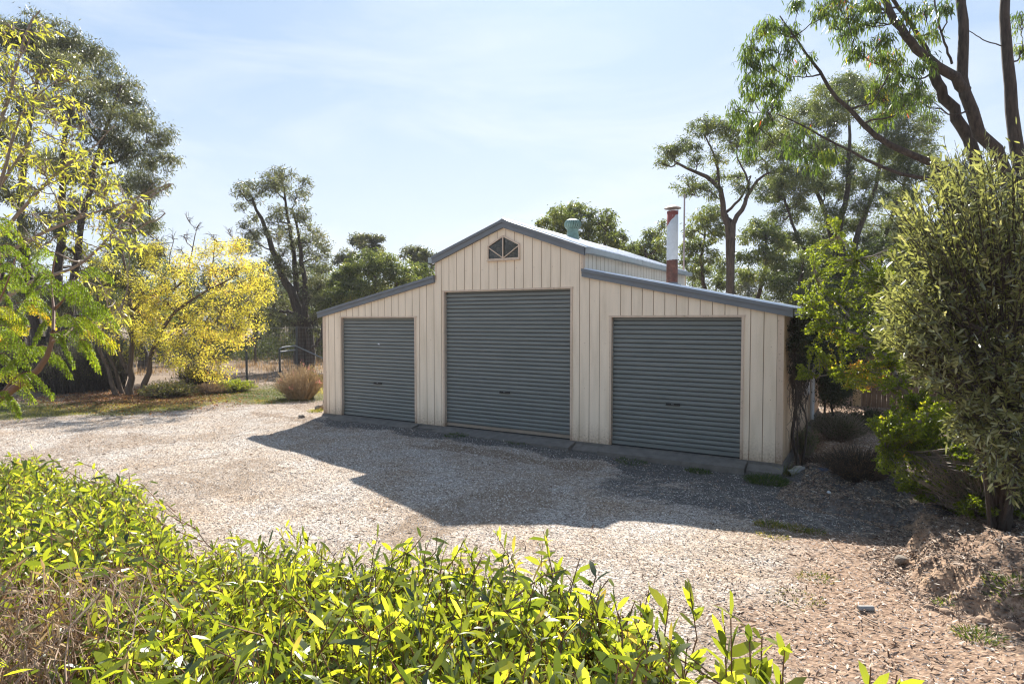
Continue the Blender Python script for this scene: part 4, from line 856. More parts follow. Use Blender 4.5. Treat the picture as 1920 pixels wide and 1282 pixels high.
# ================================================================ FOREGROUND HEDGE
def proj(P):
    d = P-CAM; v = d@FW; return 960+FPX*(d@RT)/v, 641-FPX*(d@UP)/v, v
HX = [-350, -120, 0, 100, 200, 265, 300, 340, 400, 500, 600, 700, 800, 860, 930, 1000, 1100, 1200, 1250]
HY = [850, 850, 862, 872, 895, 935, 985, 1010, 1020, 1010, 1030, 1040, 1035, 1030, 1050, 1065, 1105, 1150, 1185]
HD = [6.6, 6.0, 5.6, 5.4, 5.0, 4.6, 4.2, 3.9, 3.5, 3.1, 2.9, 2.7, 2.55, 2.45, 2.35, 2.2, 1.95, 1.75, 1.65]
def hedge(name, label, lo, hi, n, seed, leafn=17):
    rng = np.random.default_rng(seed); T = []
    while len(T) < n:
        px = rng.uniform(lo, hi); px0_ = px; px = px+rng.normal()*22; yt = np.interp(px0_, HX, HY)+13+rng.exponential(9)+(vn(px0_, 0, 1/70., 3)-.5)*34; df = np.interp(px0_, HX, HD)*(1-abs(rng.normal())*.06)
        zt = CAM[2]-(yt-598.7)/FPX*df; d = df-(df-1.15)*rng.random()**1.25
        z = zt+(1.36-zt)*(df-d)/(df-1.15)-rng.exponential(.10)+.02
        if rng.random() < .15: z += rng.uniform(.02, .15)
        p = at(px, 598.7, d); p = np.array([p[0]+rng.normal()*.03, p[1]+rng.normal()*.03, z]); x_, y_, v_ = proj(p)
        brown = (x_ < 185-(1282-y_)*.3 and y_ > 1070) or (110 < x_ < 290 and 1055 < y_ < 1110)
        if brown and rng.random() < .9: continue
        if y_ > 1500 or d < 1.1: continue
        T.append(p)
    T = np.array(T); N = len(T); b0 = T[N//2]; base = np.array([b0[0], b0[1], float(H(b0[0], b0[1]))])
    root = thing(name, label, 'shrub', base, 'green willow-leaved shrubs along the bottom of the picture')
    Ls = rng.uniform(.28, .50, N); lean = rng.normal(size=(N, 3))*np.array([.16, .16, 0]); inn = T-np.array([0, 0, 1])*Ls[:, None]-lean
    P = shoots(inn, T, 6, rng.uniform(-.02, .02, N), rng, .05)
    g = Geo(); g.tubes(P, np.tile(np.linspace(.0042, .0014, 6), (N, 1)), 4)
    k = N//4; w = rng.integers(0, N, k); gb = T[w].copy(); gb[:, :2] += rng.normal(size=(k, 2))*.18; gb[:, 2] = H(gb[:, 0], gb[:, 1])-.03
    g.tubes(shoots(gb, inn[w], 6, rng.uniform(0, .05, k), rng, .08), np.tile(np.linspace(.010, .0045, 6), (k, 1)), 4)
    g.build('stems', M_TWIGR, root, base)
    pos, D = along(P, leafn, .05, 1.0, rng, 1.25, .1); n_ = len(pos); s = rng.uniform(.3, 1.3, n_)
    leaves('foliage', pos, D, .074*s, .0125*s*rng.uniform(.7, 1.4, n_), .45+np.repeat(rng.normal(size=N)*.15, leafn)+rng.normal(size=n_)*.22, M_HEDGE, root, rng, base, 2, .22)
    return root
hedge('willow_leaved_shrub', 'low spreading green shrub at the left edge, farthest of the foreground foliage', -300, 310, 4200, 41, 18)
hedge('willow_leaved_shrub', 'broad green shrub with long glossy leaves at the bottom centre', 310, 860, 1700, 42, 20)
hedge('willow_leaved_shrub', 'green shrub tapering down to the right at the bottom of the picture', 860, 1250, 600, 43, 20)
def sprig(name, label, px, d, top, n, seed, wd=.10, ln=.10):
    rng = np.random.default_rng(seed); p = at(px, 700, d); base = np.array([p[0], p[1], float(H(p[0], p[1]))]); root = thing(name, label, 'plant', base)
    T = np.array([base+[rng.normal()*wd, rng.normal()*wd, 0] for _ in range(n)]); T[:, 2] = CAM[2]-(top-598.7)/FPX*d-rng.exponential(.06, n); T[0, 2] = CAM[2]-(top-598.7)/FPX*d
    B = np.tile(base, (n, 1))+rng.normal(size=(n, 3))*[.03, .03, 0]; P = shoots(B, T, 9, rng.uniform(0, .05, n), rng, .06)
    g = Geo(); g.tubes(P, np.tile(np.linspace(.006, .0016, 9), (n, 1)), 5); g.build('stems', M_TWIGR, root, base)
    pos, D = along(P, 22, .55, 1.0, rng, .8, .3); s = rng.uniform(.6, 1.2, len(pos))
    leaves('foliage', pos, D, ln*s, .024*s, .5+rng.normal(size=len(pos))*.16, M_HEDGE, root, rng, base, 2, .2)
sprig('green_sprig', 'single thin leafy sprig standing right of the foreground shrubs, before the gravel', 1285, 1.75, 1118, 3, 51, .05)
sprig('green_sprig', 'clump of leafy sprigs at the bottom edge right of the single sprig', 1415, 1.45, 1180, 9, 52, .06)
sprig('green_sprig', 'tips of a leafy sprig just showing at the bottom edge, farthest right', 1690, 1.35, 1262, 3, 53, .04)
# dry brush at lower left
rng = np.random.default_rng(61); T = []
while len(T) < 1150:
    px = rng.uniform(-60, 280); py = rng.uniform(1060, 1420); d = rng.uniform(1.6, 3.0)
    if px > 175-(1282-py)*.3 and py > 1125: continue
    T.append(at(px, py, d))
T = np.array(T); N = len(T); base = np.array([*T.mean(0)[:2], 0.]); base[2] = float(H(base[0], base[1]))
root = thing('dry_brush', 'tangle of dry brown stalks in the bottom left corner', 'brush', base)
B = T+rng.normal(size=(N, 3))*[.22, .22, .1]-[0, 0, .38]; g = Geo(); g.tubes(shoots(B, T, 5, rng.uniform(-.02, .06, N), rng, .12), np.tile(np.linspace(.0026, .0010, 5), (N, 1)), 3)
k = 160; gb = T[:k].copy(); gb[:, 2] = H(gb[:, 0], gb[:, 1]); g.tubes(shoots(gb, B[:k], 5, np.zeros(k), rng, .1), np.tile([.004]*5, (k, 1)), 3)
g.build('stalks', plain('dry_stalk_bark', (.36, .25, .18), .8, 0, .4, 30), root, base)
pos, D = along(shoots(B, T, 5, rng.uniform(-.02, .06, N), rng, .12), 9, .1, 1, rng, 1.6, 0); s = rng.uniform(.4, 1.2, len(pos))
leaves('dead_foliage', pos, D, .05*s, .007*s, rng.uniform(0, 1, len(pos)), M_DRY, root, rng, base, 1)

# ================================================================ SILK TREE BRANCH, LEFT
rng = np.random.default_rng(71); d = 3.3; bp = at(-330, 900, d); base = np.array([bp[0], bp[1], float(H(bp[0], bp[1]))])
root = thing('silk_tree', 'feathery-leaved silk tree branch with green and orange fronds reaching in from the left', 'tree', base)
BR = [[(-330, 960), (-200, 850), (-90, 790), (0, 745), (40, 718), (70, 695), (92, 660), (100, 620)], [(100, 620), (101, 580), (96, 530), (104, 480)], [(99, 640), (118, 632), (140, 610), (150, 590)],
      [(-90, 790), (-60, 690), (-20, 600), (10, 540), (30, 480)], [(-60, 690), (-10, 650), (40, 640)], [(-20, 600), (0, 500), (-10, 420)], [(0, 745), (20, 715), (40, 700)], [(101, 580), (120, 560), (140, 520)]]
g = Geo(); q = curve([at(a, b_, d) for a, b_ in BR[0]], 12); q[0] = base+[0, 0, -.05]; g.tubes(q[None], np.linspace(.034, .010, 12)[None], 7)
for k, bb in enumerate(BR[1:]): g.tubes(curve([at(a, b_, d+rng.uniform(-.15, .15)) for a, b_ in bb], 8)[None], np.linspace(.009, .003, 8)[None], 5)
g.build('branch', plain('silk_bark', (.22, .12, .08), .7, 0, .25, 15), root, base, smooth=True)
FR = [(-12,405,50,457,.55),(-12,465,52,482,.4),(40,500,110,522,.35),(140,515,208,512,.35),(-10,530,67,538,.4),(112,540,176,556,.4),(62,548,136,548,.3),(-20,545,20,560,.35),(30,568,120,592,.5),(40,575,100,600,.85),(126,556,178,578,.45),
      (165,582,218,600,.4),(-10,575,36,612,.72),(140,618,220,638,.78),(104,622,168,652,.35),(92,624,136,668,.3),(145,640,182,676,.55),(60,615,0,632,.8),(-5,645,48,662,.5),(40,655,112,672,.4),(30,702,96,728,.45),(-10,705,56,712,.7),(-8,735,34,765,.5),
      (20,722,60,738,.5),(96,520,52,540,.3),(104,480,60,478,.4),(0,600,48,590,.3),(100,600,60,640,.4),(110,600,150,610,.5),(-10,668,30,690,.4),(10,480,-30,500,.4),(150,590,200,570,.4),(80,560,30,580,.6),(-10,620,40,650,.45),
      (100,560,160,532,.35),(20,440,-20,430,.5),(-20,600,30,615,.35),(130,600,190,620,.6),(60,690,10,680,.4),(90,670,130,690,.4),(0,500,40,515,.35),(60,520,10,512,.5)]
g = Geo(); LP = []; LD = []; LV = []
for x0, y0, x1, y1, v0 in FR:
    for rep in range(1 if rng.random() < .6 else 2):
        e = rng.uniform(-.3, .3); a = at(x0+rng.normal()*6*rep, y0+rng.normal()*8*rep, d+e); b_ = at(x1+rng.normal()*10*rep, y1+rng.normal()*10*rep, d+e+rng.uniform(-.12, .12))
        mid = (a+b_)/2+[0, 0, .045]; P = curve([a, mid, b_-[0, 0, .02]], 12); g.tubes(P[None], np.linspace(.0018, .0008, 12)[None], 4)
        sd_ = nrm(np.cross(b_-a, [0, 0, 1.])); n = 11
        for j in range(1, n+1):
            u = j/n; k = min(10, int(u*11)); c = P[k]*(1-(u*11-k))+P[min(11, k+1)]*(u*11-k) if k < 11 else P[11]; tdir = nrm(P[k+1]-P[k]) if k < 11 else nrm(P[-1]-P[-2])
            for s_ in (-1, 1):
                Lp = .062*math.sin(math.pi*(.22+.68*u))**.7*rng.uniform(.85, 1.1); dr_ = nrm(sd_*s_*.55+tdir*.6+np.array([0, 0, -.75]))
                e2 = c+dr_*Lp+[0, 0, -.015]; pp = curve([c, (c+e2)/2+[0, 0, .008], e2], 5); g.tubes(pp[None], np.linspace(.0008, .0004, 5)[None], 3)
                m_ = 11; uu = np.linspace(.08, 1, m_)*4; ii = np.minimum(uu.astype(int), 3); pos = pp[ii]+(pp[ii+1]-pp[ii])*(uu-ii)[:, None]
                pt = nrm(pp[ii+1]-pp[ii]); nn = nrm(np.cross(pt, [0, 0, 1.])+rng.normal(size=3)*.2)
                for q_ in (-1, 1): LP.append(pos); LD.append(pt*.45+nn*q_+np.array([0, 0, -.25])); LV.append(v0-.05+rng.normal(size=m_)*.08+rng.normal()*.05)
g.build('frond_stalks', M_TWIGR, root, base)
LP = np.concatenate(LP); LD = np.concatenate(LD); LV = np.concatenate(LV); n = len(LP)
leaves('fronds', LP, LD, .013*rng.uniform(.8, 1.1, n), .0048, LV, M_FERN, root, rng, base, 1)

# ================================================================ CREEPER ON THE SIDE WALL
rng = np.random.default_rng(81); base = np.array([5.06, .62, float(H(5.06, .62))])
st = [[(5.06, .62, base[2]-.05, .035), (4.99, .50, .45, .03), (5.03, .60, .9, .022), (4.99, .45, 1.4, .018), (5.05, .8, 2.1, .01)], [(5.10, .70, base[2]-.05, .025), (5.16, .90, .5, .018), (5.02, .75, 1.0, .016), (5.06, 1.0, 1.6, .012), (5.1, 1.4, 2.2, .008)],
      [(5.05, .55, base[2], .02), (5.06, .40, .6, .015), (4.97, .52, 1.1, .012), (5.02, .3, 1.8, .008)], [(5.2, 4.4, .05, .03), (5.15, 4.3, .8, .02), (5.1, 4.0, 1.7, .012)], [(5.3, 5.2, .05, .03), (5.2, 5.0, 1.0, .02), (5.2, 4.8, 2.0, .012)]]
cl = [(5.06,.5,2.05,.2),(5.08,.8,2.15,.24),(5.10,1.2,2.15,.26),(5.06,.7,1.8,.24),(5.05,.35,1.75,.16),(5.1,1.1,1.75,.26),(5.08,.6,1.5,.2),(5.12,1.5,2.1,.28),(5.15,1.5,1.7,.28),(5.2,2.0,2.1,.3),(5.15,2.4,1.8,.3),(5.2,2.9,2.1,.3),
      (5.2,3.5,2.0,.34),(5.2,3.4,1.5,.3),(5.25,4.2,1.9,.38),(5.3,4.2,1.3,.4),(5.35,4.8,1.7,.42),(5.35,4.9,1.0,.42),(5.3,4.4,.7,.36),(5.4,5.6,1.7,.45),(5.45,5.8,1.0,.45),(5.03,.9,1.25,.14),(5.1,1.4,1.35,.2),(5.5,6.3,1.6,.5),(5.45,5.2,.5,.35)]
vn_ = tree('wall_creeper', 'dark tangled creeper climbing the right side wall of the shed', 'creeper', st, cl, M_VINE, M_BARKD, seed=82, lpc=4200, leaf=(.04, .022), sub=16, subr=.42, droop=.6, tw=(.005, .002), limb=.2)
g = Geo(); A = np.stack([rng.uniform(4.94, 5.12, 240), rng.uniform(.3, 1.7, 240), rng.uniform(1.0, 2.2, 240)], 1); B = A+rng.normal(size=(240, 3))*[.03, .16, .05]-np.stack([np.zeros(240), np.zeros(240), rng.uniform(.2, .8, 240)], 1)
B[:, 0] = np.maximum(B[:, 0], 4.93); g.tubes(shoots(A, B, 8, rng.uniform(-.1, .1, 240), rng, .12), np.tile(np.linspace(.005, .002, 8), (240, 1)), 4)
g.build('tangled_stems', M_BARKD, vn_, np.array(vn_.location))

M_STRAW = plain('straw_stem', (.42, .31, .18), .8, 0, .3, 20)
# ================================================================ SHRUBS ROUND THE YARD
def bush(name, label, c, r, h, n, m, seed, leaf=(.05, .012), stem=M_TWIG, nl=12, cat='shrub', fan=.8, group=None, flowers=0, v=0, spread=1.2, up=.2, lo=.25, bs=.22):
    rng = np.random.default_rng(seed); base = np.array([c[0], c[1], float(H(c[0], c[1]))]); root = thing(name, label, cat, base, group)
    a = rng.uniform(0, 6.28, n); rr = np.sqrt(rng.random(n)); T = base+np.stack([np.cos(a)*rr*r, np.sin(a)*rr*r, h*(np.sqrt(np.maximum(0, 1-rr**2*fan))*rng.uniform(.55, 1, n))], 1)
    B = base+np.stack([np.cos(a)*rr*r*bs, np.sin(a)*rr*r*bs, np.full(n, -.02)], 1); P = shoots(B, T, 6, rng.uniform(.02, .12, n)*h, rng, .10*h)
    P[:, :, 2] = np.maximum(P[:, :, 2], base[2]-.05)
    g = Geo(); g.tubes(P, np.tile(np.linspace(.005, .0015, 6)*(1+h), (n, 1)), 3); g.build('stems', stem, root, base)
    pos, D = along(P, nl, lo, 1.0, rng, spread, up); s = rng.uniform(.5, 1.3, len(pos))
    leaves('foliage', pos, D, leaf[0]*s, leaf[1]*s, .45+v+rng.normal(size=len(pos))*.18, m, root, rng, base, 1)
    if flowers:
        w = rng.integers(0, n, flowers); p = np.repeat(T[w], 14, 0)+rng.normal(size=(flowers*14, 3))*.035
        leaves('flowers', p, rng.normal(size=p.shape), .035, .018, rng.random(len(p)), M_FLOWER, root, rng, base, 1)['kind'] = 'stuff'
    return root
def gp(px, py, z=0.):
    r = FW+(px-960)/FPX*RT-(py-641)/FPX*UP; return (CAM+r*(z-CAM[2])/r[2])[:2]
bush('fountain_shrub', 'dry twiggy fountain shaped shrub with pink flowers beside the left shed corner', gp(562, 742), .74, 1.02, 620, M_DRY, 91, (.07, .008), M_STRAW, 14, fan=.75, flowers=18, v=.3, bs=.4)
bush('green_spiky_shrub', 'green-tinged stalks growing within the dry fountain shrub', gp(570, 739)+[.1, .1], .5, 1.05, 160, M_GRASS, 92, (.07, .01), M_TWIG, 14, fan=.8, v=.1)
bush('creeping_shrub', 'low creeping green shrub at the foot of the rightmost yellow tree stem', gp(318, 738), .85, .55, 420, M_SCRUB, 93, (.06, .03), M_TWIG, 12, fan=.9, v=.2)
bush('twiggy_shrub', 'upright twiggy olive-brown shrub below the yellow crown', gp(372, 726), .7, 1.0, 330, M_SCRUB, 94, (.05, .014), M_BARKG, 14, fan=.7)
bush('low_green_shrub', 'low bright green shrub at the foot of the dark fence post', gp(438, 728), .75, .42, 420, M_SMALL, 95, (.06, .018), M_TWIG, 12, fan=.9, v=.08)
bush('low_dry_shrub', 'low dry brown shrub left of the bright green one', gp(398, 732), .6, .42, 320, M_DRY, 96, (.05, .012), M_TWIG, 12, fan=.9)
bush('rounded_scrub_bush', 'dark rounded twiggy bush between the thick left trunk and the yellow tree', gp(158, 728), 1.35, 1.75, 900, M_SCRUB, 97, (.065, .018), M_BARKG, 12, fan=.45, v=.1, up=.0, bs=.8)
bush('rounded_scrub_bush', 'dark scrub bush left of the thick trunk at the left edge', gp(-10, 728), 1.3, 1.6, 700, M_SCRUB, 98, (.065, .018), M_BARKG, 12, fan=.45, v=.1, bs=.8)
bush('weedy_shrub', 'dark green weed at the foot of the creeper', (5.12, 1.15), .22, .62, 120, M_EUC2, 99, (.05, .012), M_TWIG, 16, fan=.6, v=-.1)
bush('dry_weed_clump', 'brown dry weeds along the side path beyond the creeper stem', (5.55, 2.3), .55, .55, 460, M_SCRUB, 100, (.05, .008), M_TWIG, 12, v=-.15)
bush('dead_shrub', 'dark dead brushy shrub under the small-leaved shrub', gp(1610, 885, .1), .55, .50, 700, M_DRY, 101, (.04, .006), M_BARKD, 10, v=-.3, fan=.8)
bush('dead_shrub', 'low grey mound of dead twigs beside the timber edging', gp(1556, 848, .1), .42, .30, 520, M_DRY, 102, (.03, .005), M_BARKG, 10, v=-.35, fan=.9)
bush('shade_shrub', 'small dark green shrub left of the paling fence foot', gp(1628, 800, .1), .5, .42, 300, M_VINE, 103, (.05, .018), M_BARKD, 14, v=.2)
bush('under_shrub', 'bare twiggy undergrowth below the olive shrub', gp(1865, 950, .3), .75, .8, 520, M_SCRUB, 104, (.035, .012), M_TWIG, 8, v=-.1, fan=.7)
# ================================================================ GRASS TUFTS
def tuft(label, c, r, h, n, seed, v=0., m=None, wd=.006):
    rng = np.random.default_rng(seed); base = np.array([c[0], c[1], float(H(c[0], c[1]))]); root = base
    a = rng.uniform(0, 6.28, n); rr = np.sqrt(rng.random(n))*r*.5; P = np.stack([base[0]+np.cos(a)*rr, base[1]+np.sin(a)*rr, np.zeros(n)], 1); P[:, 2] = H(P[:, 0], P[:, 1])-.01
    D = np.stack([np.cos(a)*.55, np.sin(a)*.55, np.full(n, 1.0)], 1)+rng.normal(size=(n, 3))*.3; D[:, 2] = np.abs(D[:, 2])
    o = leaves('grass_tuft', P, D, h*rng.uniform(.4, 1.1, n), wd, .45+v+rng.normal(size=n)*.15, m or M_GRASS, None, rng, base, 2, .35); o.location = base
    tag(o, label, 'grass tuft', 'grass tufts round the yard')
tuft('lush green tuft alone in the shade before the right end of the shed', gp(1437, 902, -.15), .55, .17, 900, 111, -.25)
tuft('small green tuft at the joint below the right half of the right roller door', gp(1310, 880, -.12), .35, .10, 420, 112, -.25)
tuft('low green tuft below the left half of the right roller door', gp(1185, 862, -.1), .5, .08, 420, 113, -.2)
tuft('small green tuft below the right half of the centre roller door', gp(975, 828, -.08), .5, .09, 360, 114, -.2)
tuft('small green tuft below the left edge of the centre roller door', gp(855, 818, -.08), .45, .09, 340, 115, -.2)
tuft('pale golden tuft at the shadow edge, leftmost of the sunlit pair', gp(1442, 977), .28, .11, 300, 116, .15)
tuft('golden tuft at the shadow edge, right of the larger golden one', gp(1492, 984), .26, .10, 260, 117, .2)
tuft('thin green tuft at the shadow edge, nearest the bank', gp(1527, 990), .2, .10, 120, 118, 0)
tuft('sparse golden tuft on the sunlit dirt below the shadow edge', gp(1450, 1003), .3, .07, 200, 119, .2)
tuft('small dark tuft with dead leaves in the middle of the dirt track', gp(1530, 1090), .3, .06, 220, 120, .05)
tuft('flat pale green tuft left of the grey offcut', gp(1490, 1132), .4, .05, 260, 121, .1)
tuft('green tuft on top of the clay bank', gp(1838, 1125, .33), .25, .10, 220, 122, -.1)
tuft('small green tuft on the bank below the olive shrub', gp(1775, 1070, .3), .16, .07, 120, 123, -.1)
tuft('green tuft at the right edge on the bank', gp(1905, 1080, .35), .35, .09, 300, 124, -.1)
tuft('tall dry grass at the right corner of the shed', (4.98, -.02), .16, .32, 110, 125, .1, None, .004)
tuft('yellow tuft at the left corner of the shed', gp(592, 768), .3, .18, 200, 126, .2)
# lawn strip, tall dry grass, litter and gravel: uncountable
def scatter(n, x0, x1, y0, y1, rng, prob):
    x = rng.uniform(x0, x1, n); y = rng.uniform(y0, y1, n); k = rng.random(n) < prob(x, y)
    x, y = x[k], y[k]; k = ~((np.abs(x) < 5.2) & (y > -.35) & (y < 7)); x, y = x[k], y[k]; return x, y, H(x, y)
def inview(x, y, m=60):
    d = (x-CAM[0])*FW[0]+(y-CAM[1])*FW[1]; px = 960+FPX*((x-CAM[0])*RT[0]+(y-CAM[1])*RT[1])/np.maximum(d, .1); return (d > 1.5) & (px > -m*4) & (px < 1920+m*4)
rng = np.random.default_rng(131)
x, y, z = scatter(330000, -22, -4, -8, 12, rng, lambda x, y: masks(x, y)[0]*inview(x, y)*(.35+.65*(fbm(x, y, 1.6, 61, 3) > .48)))
n = len(x); D = rng.normal(size=(n, 3))*.45; D[:, 2] = 1
o = leaves('grass', np.stack([x, y, z-.005], 1), D, rng.uniform(.03, .075, n), .007, .46+(fbm(x, y, .6, 62, 3)-.45)*1.6+rng.normal(size=n)*.14, M_GRASS, None, rng, (0, 0, 0), 1); o['kind'] = 'stuff'
x, y, z = scatter(120000, -40, 12, 3, 40, rng, lambda x, y: (.15+.85*(fbm(x, y, .35, 63, 3) > .52))*inview(x, y)*(masks(x, y)[0] < .3)*(1-.8*((x > 4.9) & (y < 9)))*(lawn_d(x, y) > 3.5))
n = len(x); D = rng.normal(size=(n, 3))*.3; D[:, 2] = 1; far = np.hypot(x-CAM[0], y-CAM[1])
o = leaves('dry_grass', np.stack([x, y, z-.01], 1), D, rng.uniform(.12, .42, n), .006+far*.0005, .62+rng.normal(size=n)*.22, M_DRY, None, rng, (0, 0, 0), 1); o['kind'] = 'stuff'
# dead leaves
x, y, z = scatter(230000, -16, 9.5, -9, 9, rng, lambda x, y: np.clip(.07+masks(x, y)[3]*1.6+.45*sstep(2.5, 6, lawn_d(x, y))+.5*sstep(4.8, 5.5, x)*sstep(-1, 0, y)+.12*(fbm(x, y, 1.1, 64, 3) > .55), 0, 1)*inview(x, y))
n = len(x); D = rng.normal(size=(n, 3)); D[:, 2] *= .18; s = rng.uniform(.5, 1.2, n)
o = leaves('leaf_litter', np.stack([x, y, z+.006+rng.random(n)*.012], 1), D, .056*s, .012*s, rng.uniform(0, 1, n)**1.0, M_LITTER, None, rng, (0, 0, 0), 2, -.05, flat=.45); o['kind'] = 'stuff'
c0 = gp(262, 742); x, y, z = scatter(60000, c0[0]-4.5, c0[0]+4.5, c0[1]-2.5, c0[1]+3.5, rng, lambda x, y: np.exp(-((x-c0[0])**2/5+(y-c0[1])**2/2.4)))
n = len(x); D = rng.normal(size=(n, 3)); D[:, 2] *= .2; o = leaves('fallen_leaves', np.stack([x, y, z+.01+rng.random(n)*.02], 1), D, .07*rng.uniform(.6, 1.2, n), .03, rng.uniform(0, 1, n), M_RUSSET, None, rng, (0, 0, 0), 1, flat=.5); o['kind'] = 'stuff'
# gravel chips
def chips(name, n, x0, x1, y0, y1, s0, s1, prob, seed, m=None):
    rng = np.random.default_rng(seed); x, y, z = scatter(n, x0, x1, y0, y1, rng, prob); n = len(x); s = rng.uniform(s0, s1, n)[:, None]
    a = rng.uniform(0, 6.28, n); ca, sa = np.cos(a), np.sin(a); el = rng.uniform(.5, 1, n)
    T = np.array([(-1, -.5, 0), (.2, -.9, 0), (1, .1, 0), (.1, .8, 0), (-.1, 0, .75)]); V = np.broadcast_to(T, (n, 5, 3))+rng.normal(size=(n, 5, 3))*.16; V = V.copy(); V[:, :, 1] *= el[:, None]
    X_ = V[:, :, 0]*ca[:, None]-V[:, :, 1]*sa[:, None]; Y_ = V[:, :, 0]*sa[:, None]+V[:, :, 1]*ca[:, None]
    V = np.stack([X_, Y_, V[:, :, 2]*.7], -1)*s[:, :, None]*.5+np.stack([x, y, z-.0015], 1)[:, None]
    i = np.arange(n)[:, None]*5; F = [np.concatenate([i+np.array([[a_, b_, 4]]) for a_, b_ in ((0, 1), (1, 2), (2, 3), (3, 0))])]
    v = rng.uniform(0, 1, n); me = npmesh(name, V.reshape(-1, 3), F, [m or M_CHIP], v=np.tile(v, 4)); o = link(name, me); o['kind'] = 'stuff'
chips('gravel', 420000, -10, 8, -7.5, 3, .009, .026, lambda x, y: (1-masks(x, y)[0])*(1-.75*masks(x, y)[2])*(1-.7*masks(x, y)[3])*inview(x, y)*(lawn_d(x, y) < 1), 141)

M_CRUMB = leaf_mat('earth_crumb', [(0, (.06, .042, .032)), (.5, (.20, .14, .10)), (1, (.40, .30, .22))], .0, .95, (1, 1, 1))
chips('earth_crumbs', 90000, 5.0, 8.4, -6, .5, .012, .045, lambda x, y: (x > bank(x, y)-.25)*(.25+.75*(x < bank(x, y)+.45)), 142, M_CRUMB)

# ================================================================ FENCE, FRAME, POLE, PALINGS
M_WIRE = plain('grey_wire', (.22, .22, .22), .5, .3); M_POST = plain('dark_steel_post', (.06, .065, .07), .6, .1); M_PIPE = plain('grey_pipe', (.22, .23, .23), .5, .3)
pts = [np.array([*(at(px, 600, dd_)[:2]), 0.]) for px, dd_ in ((-40, 25), (150, 24), (335, 23.5), (461, 21.9), (556, 24.5), (640, 26.5))]
fn = thing('wire_fence', 'tall wire mesh fence on thin dark posts between the yard and the woodland', 'fence', tuple(pts[3]))
o3 = np.array(fn.location)
for p in pts:
    g = Geo(); z0 = float(H(p[0], p[1])); g.bar((p[0], p[1], z0-.1), (p[0], p[1], z0+1.95), .055, .055); g.build('post', M_POST, fn, o3)
g = Geo()
for a, b_ in zip(pts[:-1], pts[1:]):
    Ln = np.linalg.norm(b_-a); za, zb_ = float(H(*a[:2])), float(H(*b_[:2]))
    for h in list(np.arange(.08, 1.9, .15)): g.bar((a[0], a[1], za+h), (b_[0], b_[1], zb_+h), .004, .004)
    for u in np.arange(.0, 1, .15/Ln): c = a+(b_-a)*u; zc = za+(zb_-za)*u; g.bar((c[0], c[1], zc+.05), (c[0], c[1], zc+1.88), .004, .004)
    g.bar((a[0], a[1], za+1.9), (b_[0], b_[1], zb_+1.9), .012, .012)
g.build('wire_mesh', M_WIRE, fn, o3)
def pp_(px, py, d): return at(px, py, d)
a, b_ = at(524, 652, 23), at(554, 648, 23.6); gf = thing('pipe_frame', 'rounded grey pipe gate frame behind the fountain shrub', 'gate frame', (a[0], a[1], float(H(a[0], a[1])))); o3 = np.array(gf.location)
for q in (a, b_):
    g = Geo(); g.tubes([[(q[0], q[1], float(H(q[0], q[1]))-.1), (q[0], q[1], q[2]*.5), (q[0], q[1], q[2]-.05)]], [[.035]*3], 8); g.build('post', M_POST, gf, o3)
for dz in (0, -.16):
    g = Geo(); g.tubes([[tuple(a+[0, 0, dz-.05*(dz == 0)]), tuple(a*.85+b_*.15+[0, 0, dz]), tuple((a+b_)/2+[0, 0, dz]), tuple(b_+[0, 0, dz])]], [[.03]*4], 8); g.build('rail', M_PIPE, gf, o3)
g = Geo(); e = at(606, 672, 23.2); g.tubes([[tuple(b_), tuple((b_+e)/2), tuple(e)]], [[.025]*3], 8); g.build('brace', M_PIPE, gf, o3)
a = at(478, 612, 30); tp_ = thing('timber_pole', 'thin dark timber pole with a short crossarm right of the yellow crown', 'pole', (a[0], a[1], float(H(a[0], a[1])))); o3 = np.array(tp_.location)
g = Geo(); g.tubes([[(a[0], a[1], -.2), (a[0], a[1], 1), (a[0], a[1], a[2])]], [[.06, .055, .05]], 8); g.build('shaft', M_BARKD, tp_, o3)
g = Geo(); g.bar(at(466, 634, 30), at(491, 634, 30), .07, .09); g.build('crossarm', M_BARKD, tp_, o3)
# antenna mast behind the shed
a = at(1282, 505, 16.9); b_ = at(1282, 364, 16.9); mt = thing('antenna_mast', 'tall thin reddish-grey antenna mast behind the flue', 'mast', (a[0], a[1], float(H(a[0], a[1])))); o3 = np.array(mt.location)
g = Geo(); g.tubes([[(a[0], a[1], -.1), (a[0], a[1], 2.), (a[0], a[1], 4.), (a[0], a[1], b_[2])]], [[.028, .028, .024, .022]], 8); g.build('shaft', plain('mast_paint', (.30, .24, .24), .5), mt, o3)
g = Geo(); c = b_+[0, 0, -.06]; g.bar(c-RT*.16, c+RT*.16, .014, .014)
for k in (-.14, -.05, .05, .14): g.bar(c+RT*k-[0, 0, .05], c+RT*k+[0, 0, .06], .008, .008)
g.build('aerial', M_PIPE, mt, o3)
